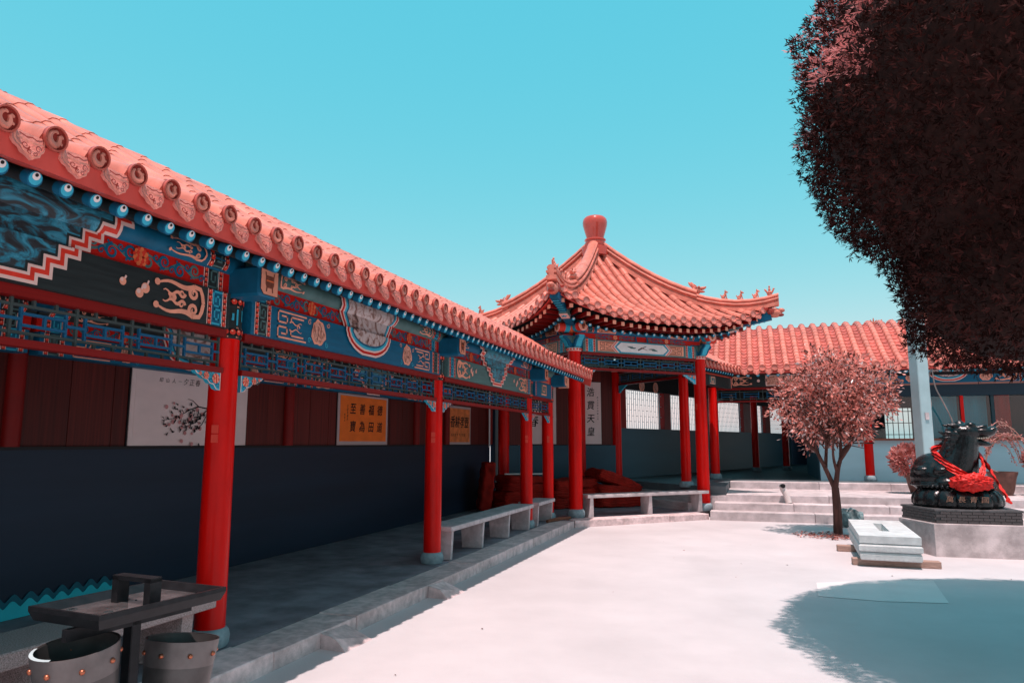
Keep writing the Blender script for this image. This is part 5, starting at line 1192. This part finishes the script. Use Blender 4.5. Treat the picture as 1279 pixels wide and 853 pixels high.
n = 420; a = RNG.random(n)*2*PI; r_ = RNG.random(n)**.6; pos = np.stack([tb.x-.12+.62*r_*np.cos(a), tb.y-.32+.42*r_*np.sin(a), .008+.03*RNG.random(n)], 1); dr = np.stack([np.cos(a*3), np.sin(a*5), RNG.normal(size=n)*.2], 1)
tag(link(bpy.data.objects.new('fallen_leaves', leaf_mesh('fallen_leaves', pos, dr, np.tile([0, 0, 1.], (n, 1))+unit(n)*.3, RNG.uniform(.05, .1, n), RNG.uniform(.02, .035, n), RNG.choice(4, n, p=[.3, .4, .1, .2]), LEAFS))), 'reddish fallen leaves round the foot of the small tree', 'leaves', kind='stuff')
n = 22; pos = np.stack([RNG.uniform(-2.6, 3.4, n), RNG.uniform(4.2, 13, n), np.full(n, .006)], 1); a = RNG.random(n)*6
tag(link(bpy.data.objects.new('scattered_leaves', leaf_mesh('scattered_leaves', pos, np.stack([np.cos(a), np.sin(a), np.zeros(n)], 1), np.tile([0, 0, 1.], (n, 1))+unit(n)*.4, RNG.uniform(.02, .055, n), RNG.uniform(.008, .02, n), RNG.choice([1, 3], n), LEAFS))), 'a few tiny dry leaves scattered over the courtyard', 'leaves', kind='stuff')

# big cypress
CA = np.array([3.35, 6.0, 0.]); cy = thing('cypress_tree', CA, 'huge dark red-brown clipped cypress overhanging the top right', 'tree')
prof_ = np.array([(2.0, .15), (2.06, .8), (2.15, 1.4), (2.24, 1.85), (2.44, 2.13), (2.71, 2.18), (2.9, 2.2), (3.11, 2.4), (3.45, 2.59), (3.84, 2.75), (4.29, 2.81), (4.72, 2.77), (4.87, 2.69), (5.16, 2.5), (5.39, 2.52), (5.9, 2.5), (6.5, 2.3), (7.2, 1.8), (7.8, 1.0), (8.1, .2)])
def rprof(z): return np.interp(z, prof_[:, 0], prof_[:, 1])
N = 105000; z = RNG.uniform(2.02, 8.1, N*2); w_ = rprof(z)/2.95; z = z[RNG.random(N*2) < w_][:N]; n = len(z); th = RNG.random(n)*2*PI
lump = np.array([noise.noise(Vector((math.cos(t)*2.2, math.sin(t)*2.2, q*1.15))) for t, q in zip(th, z)]); lump2 = np.array([noise.noise(Vector((math.cos(t)*6, math.sin(t)*6, q*3))) for t, q in zip(th, z)])
rr2 = rprof(z)*(1+.055*lump+.065*lump2)-.30*RNG.random(n)**1.5+.05
pos = np.stack([CA[0]+rr2*np.cos(th), CA[1]+rr2*np.sin(th), z+RNG.normal(size=n)*.03], 1)
slope = np.gradient(rprof(np.linspace(2.02, 8.1, 200)), 6.08/199); sl = np.interp(z, np.linspace(2.02, 8.1, 200), slope)
outw = np.stack([np.cos(th), np.sin(th), -np.clip(sl, -2, 3)], 1); outw /= np.linalg.norm(outw, axis=1)[:, None]
sd = outw*.9+np.array([0, 0, .25])+unit(n)*.75      # spray direction
# every spray: a flat fan of 7 small scale-leaf shoots
K = 5; ang = np.linspace(-.75, .75, K); d0 = sd/np.linalg.norm(sd, axis=1)[:, None]; side = np.cross(d0, unit(n)); side /= np.linalg.norm(side, axis=1)[:, None]
Ls = RNG.uniform(.035, .09, n)*np.where(RNG.random(n) < .05, 1.35, 1)
P_ = []; D_ = []; U_ = []; Ln = []; Wd = []
upn = np.cross(side, d0)
for k, a in enumerate(ang):
    base_ = pos+d0*(Ls*RNG.uniform(0, .7, n))[:, None]; P_.append(base_); aa = a+RNG.normal(size=n)*.3; D_.append(d0*np.cos(aa)[:, None]+side*np.sin(aa)[:, None]+.25*unit(n)); U_.append(upn); Ln.append(Ls*(.75-.18*abs(a))); Wd.append(RNG.uniform(.007, .012, n))
CYL = [leafmat('cypress_dark', (.014, .0042, .0034), (.030, .0085, .007), .75, .15, .1, 6), leafmat('cypress_red', (.055, .014, .012), (.085, .023, .02), .7, .2, .15, 6), leafmat('cypress_sunlit_shoots', (.62, .20, .195), (.80, .30, .29), .55, .35, .3, 6)]
cth = np.concatenate([RNG.random(70)*2*PI, np.array([3.0, 3.25, 3.4, 3.55, 3.1, 2.9, 3.6, 3.3, 3.75, 3.45])]); cz = np.concatenate([RNG.uniform(4.2, 7.5, 70), np.array([4.9, 5.05, 5.3, 4.75, 4.55, 5.2, 5.1, 5.5, 4.9, 4.3])]); lit_sprays = np.zeros(n, bool)  # clumps where sunlight is painted in as paler pink leaves
for a_, q_ in zip(cth, cz):
    dd = np.hypot(((th-a_+PI) % (2*PI)-PI)*2.5, (z-q_)); lit_sprays |= (dd < .20+.14*lump2) & (RNG.random(n) < .6)
mi = np.tile(np.where(lit_sprays, 2, (RNG.random(n) < .35).astype(int)), K)
me = quad_leaf_mesh('crown', np.concatenate(P_), np.concatenate(D_), np.concatenate(U_), np.concatenate(Ln), np.concatenate(Wd), mi, CYL); link(bpy.data.objects.new('crown', me), cy)
# solid core for the inner twigs, added to stop light through the crown
mb = MB(); rings = []
for q in np.linspace(2.12, 7.9, 40):
    rings.append([(CA[0]+(rprof(q)-.13)*math.cos(t)*(1+.04*noise.noise(Vector((math.cos(t)*2, math.sin(t)*2, q)))), CA[1]+(rprof(q)-.13)*math.sin(t)*(1+.04*noise.noise(Vector((math.cos(t)*2, math.sin(t)*2, q)))), q+.05) for t in np.linspace(0, 2*PI, 40, endpoint=False)])
mb.loft(rings, M('added_twig_core', (.03, .011, .009), .95, .5, 25, bump=1, bscale=40)); mb.build('twig_core_blocker', cy, 60)
mb = MB(); mb.tube([(CA[0], CA[1], -.05), (CA[0]+.03, CA[1], 1.0), (CA[0], CA[1], 2.6), (CA[0], CA[1], 5)], [.26, .2, .17, .1], BARK, 14); mb.build('trunk', cy, 60)

# potted plants by the hall
POT = M('brown_glazed_pot', (.16, .07, .055), .4, .3, 8, stain=.3, stain_scale=6)
def pot(x, y, z, r, h, label):
    t = thing('potted_plant', (x, y, z), label, 'potted plant', 'potted plants on the landing'); mb = MB()
    mb.lathe([(r*.62, 0), (r*.78, h*.3), (r*.95, h*.75), (r*1.06, h*.92), (r*1.08, h), (r*.96, h), (r*.9, h*.9), (.01, h*.88)], (x, y, z), POT, 22); mb.build('pot', t, 40); return t
FL = [leafmat('flower_pink', (.62, .24, .22), (.72, .36, .33), .5, .3), leafmat('flower_red', (.45, .13, .12), (.6, .2, .18), .5, .3), LEAFS[1]]
for (x, y, z, s_, lab) in ((3.43, 18.3, .486, 1., 'round pot with a dense pink flowering bush beside the steel post'), (6.02, 18.35, .486, .95, 'potted pink bush at the right edge of the picture by the hall wall')):
    t = pot(x, y, z, .25*s_, .46, lab); n = 1500; d = unit(n); c_ = d*(RNG.random(n)[:, None]**.3)*np.array([.40, .38, .33])*s_+np.array([x-.12, y, z+.74]); d[:, 2] += .3
    link(bpy.data.objects.new('foliage', leaf_mesh('foliage', c_, d, unit(n), RNG.uniform(.07, .12, n), RNG.uniform(.05, .085, n), RNG.choice(3, n, p=[.6, .28, .12]), FL)), t)
    mb = MB()
    for k in range(6): e = Vector(unit(1)[0])*.25; mb.tube([(x, y, z+.4), (x-.12+e.x, y+e.y, z+.75)], .012, BARK, 5)
    mb.build('stem', t)
x, y, z = 5.06, 18.3, .486; t = pot(x, y, z, .27, .5, 'wide pot with thin arching leafy twigs behind the statue head'); mb = MB(); LP = []; LD = []
for k in range(9):
    a0 = RNG.uniform(-.5, 2.2) if k else .1; h_ = RNG.uniform(.6, 1.15); w2 = RNG.uniform(.25, .6); pts = []
    for i in range(15):
        f_ = i/14*PI*.95; pts.append((x-.28+(w2*(1-math.cos(f_)))*math.cos(a0*.4), y+(w2*(1-math.cos(f_)))*math.sin(a0*.4)*.5, z+.5+h_*math.sin(f_)*(1-.25*i/14)+.1))
    pts.insert(0, (x, y, z+.45)); mb.tube(cr(pts, 2), .009, M('pale_twig', (.42, .22, .18), .7), 5)
    for p in pts[3:]:
        for q in range(4): LP.append(np.array(p)+RNG.normal(size=3)*.03); LD.append(unit(1)[0])
mb.build('twigs', t, 60); n = len(LP); link(bpy.data.objects.new('leaves', leaf_mesh('leaves', np.array(LP), np.array(LD), unit(n), RNG.uniform(.04, .08, n), RNG.uniform(.02, .035, n), RNG.choice(3, n, p=[.5, .3, .2]), FL)), t)
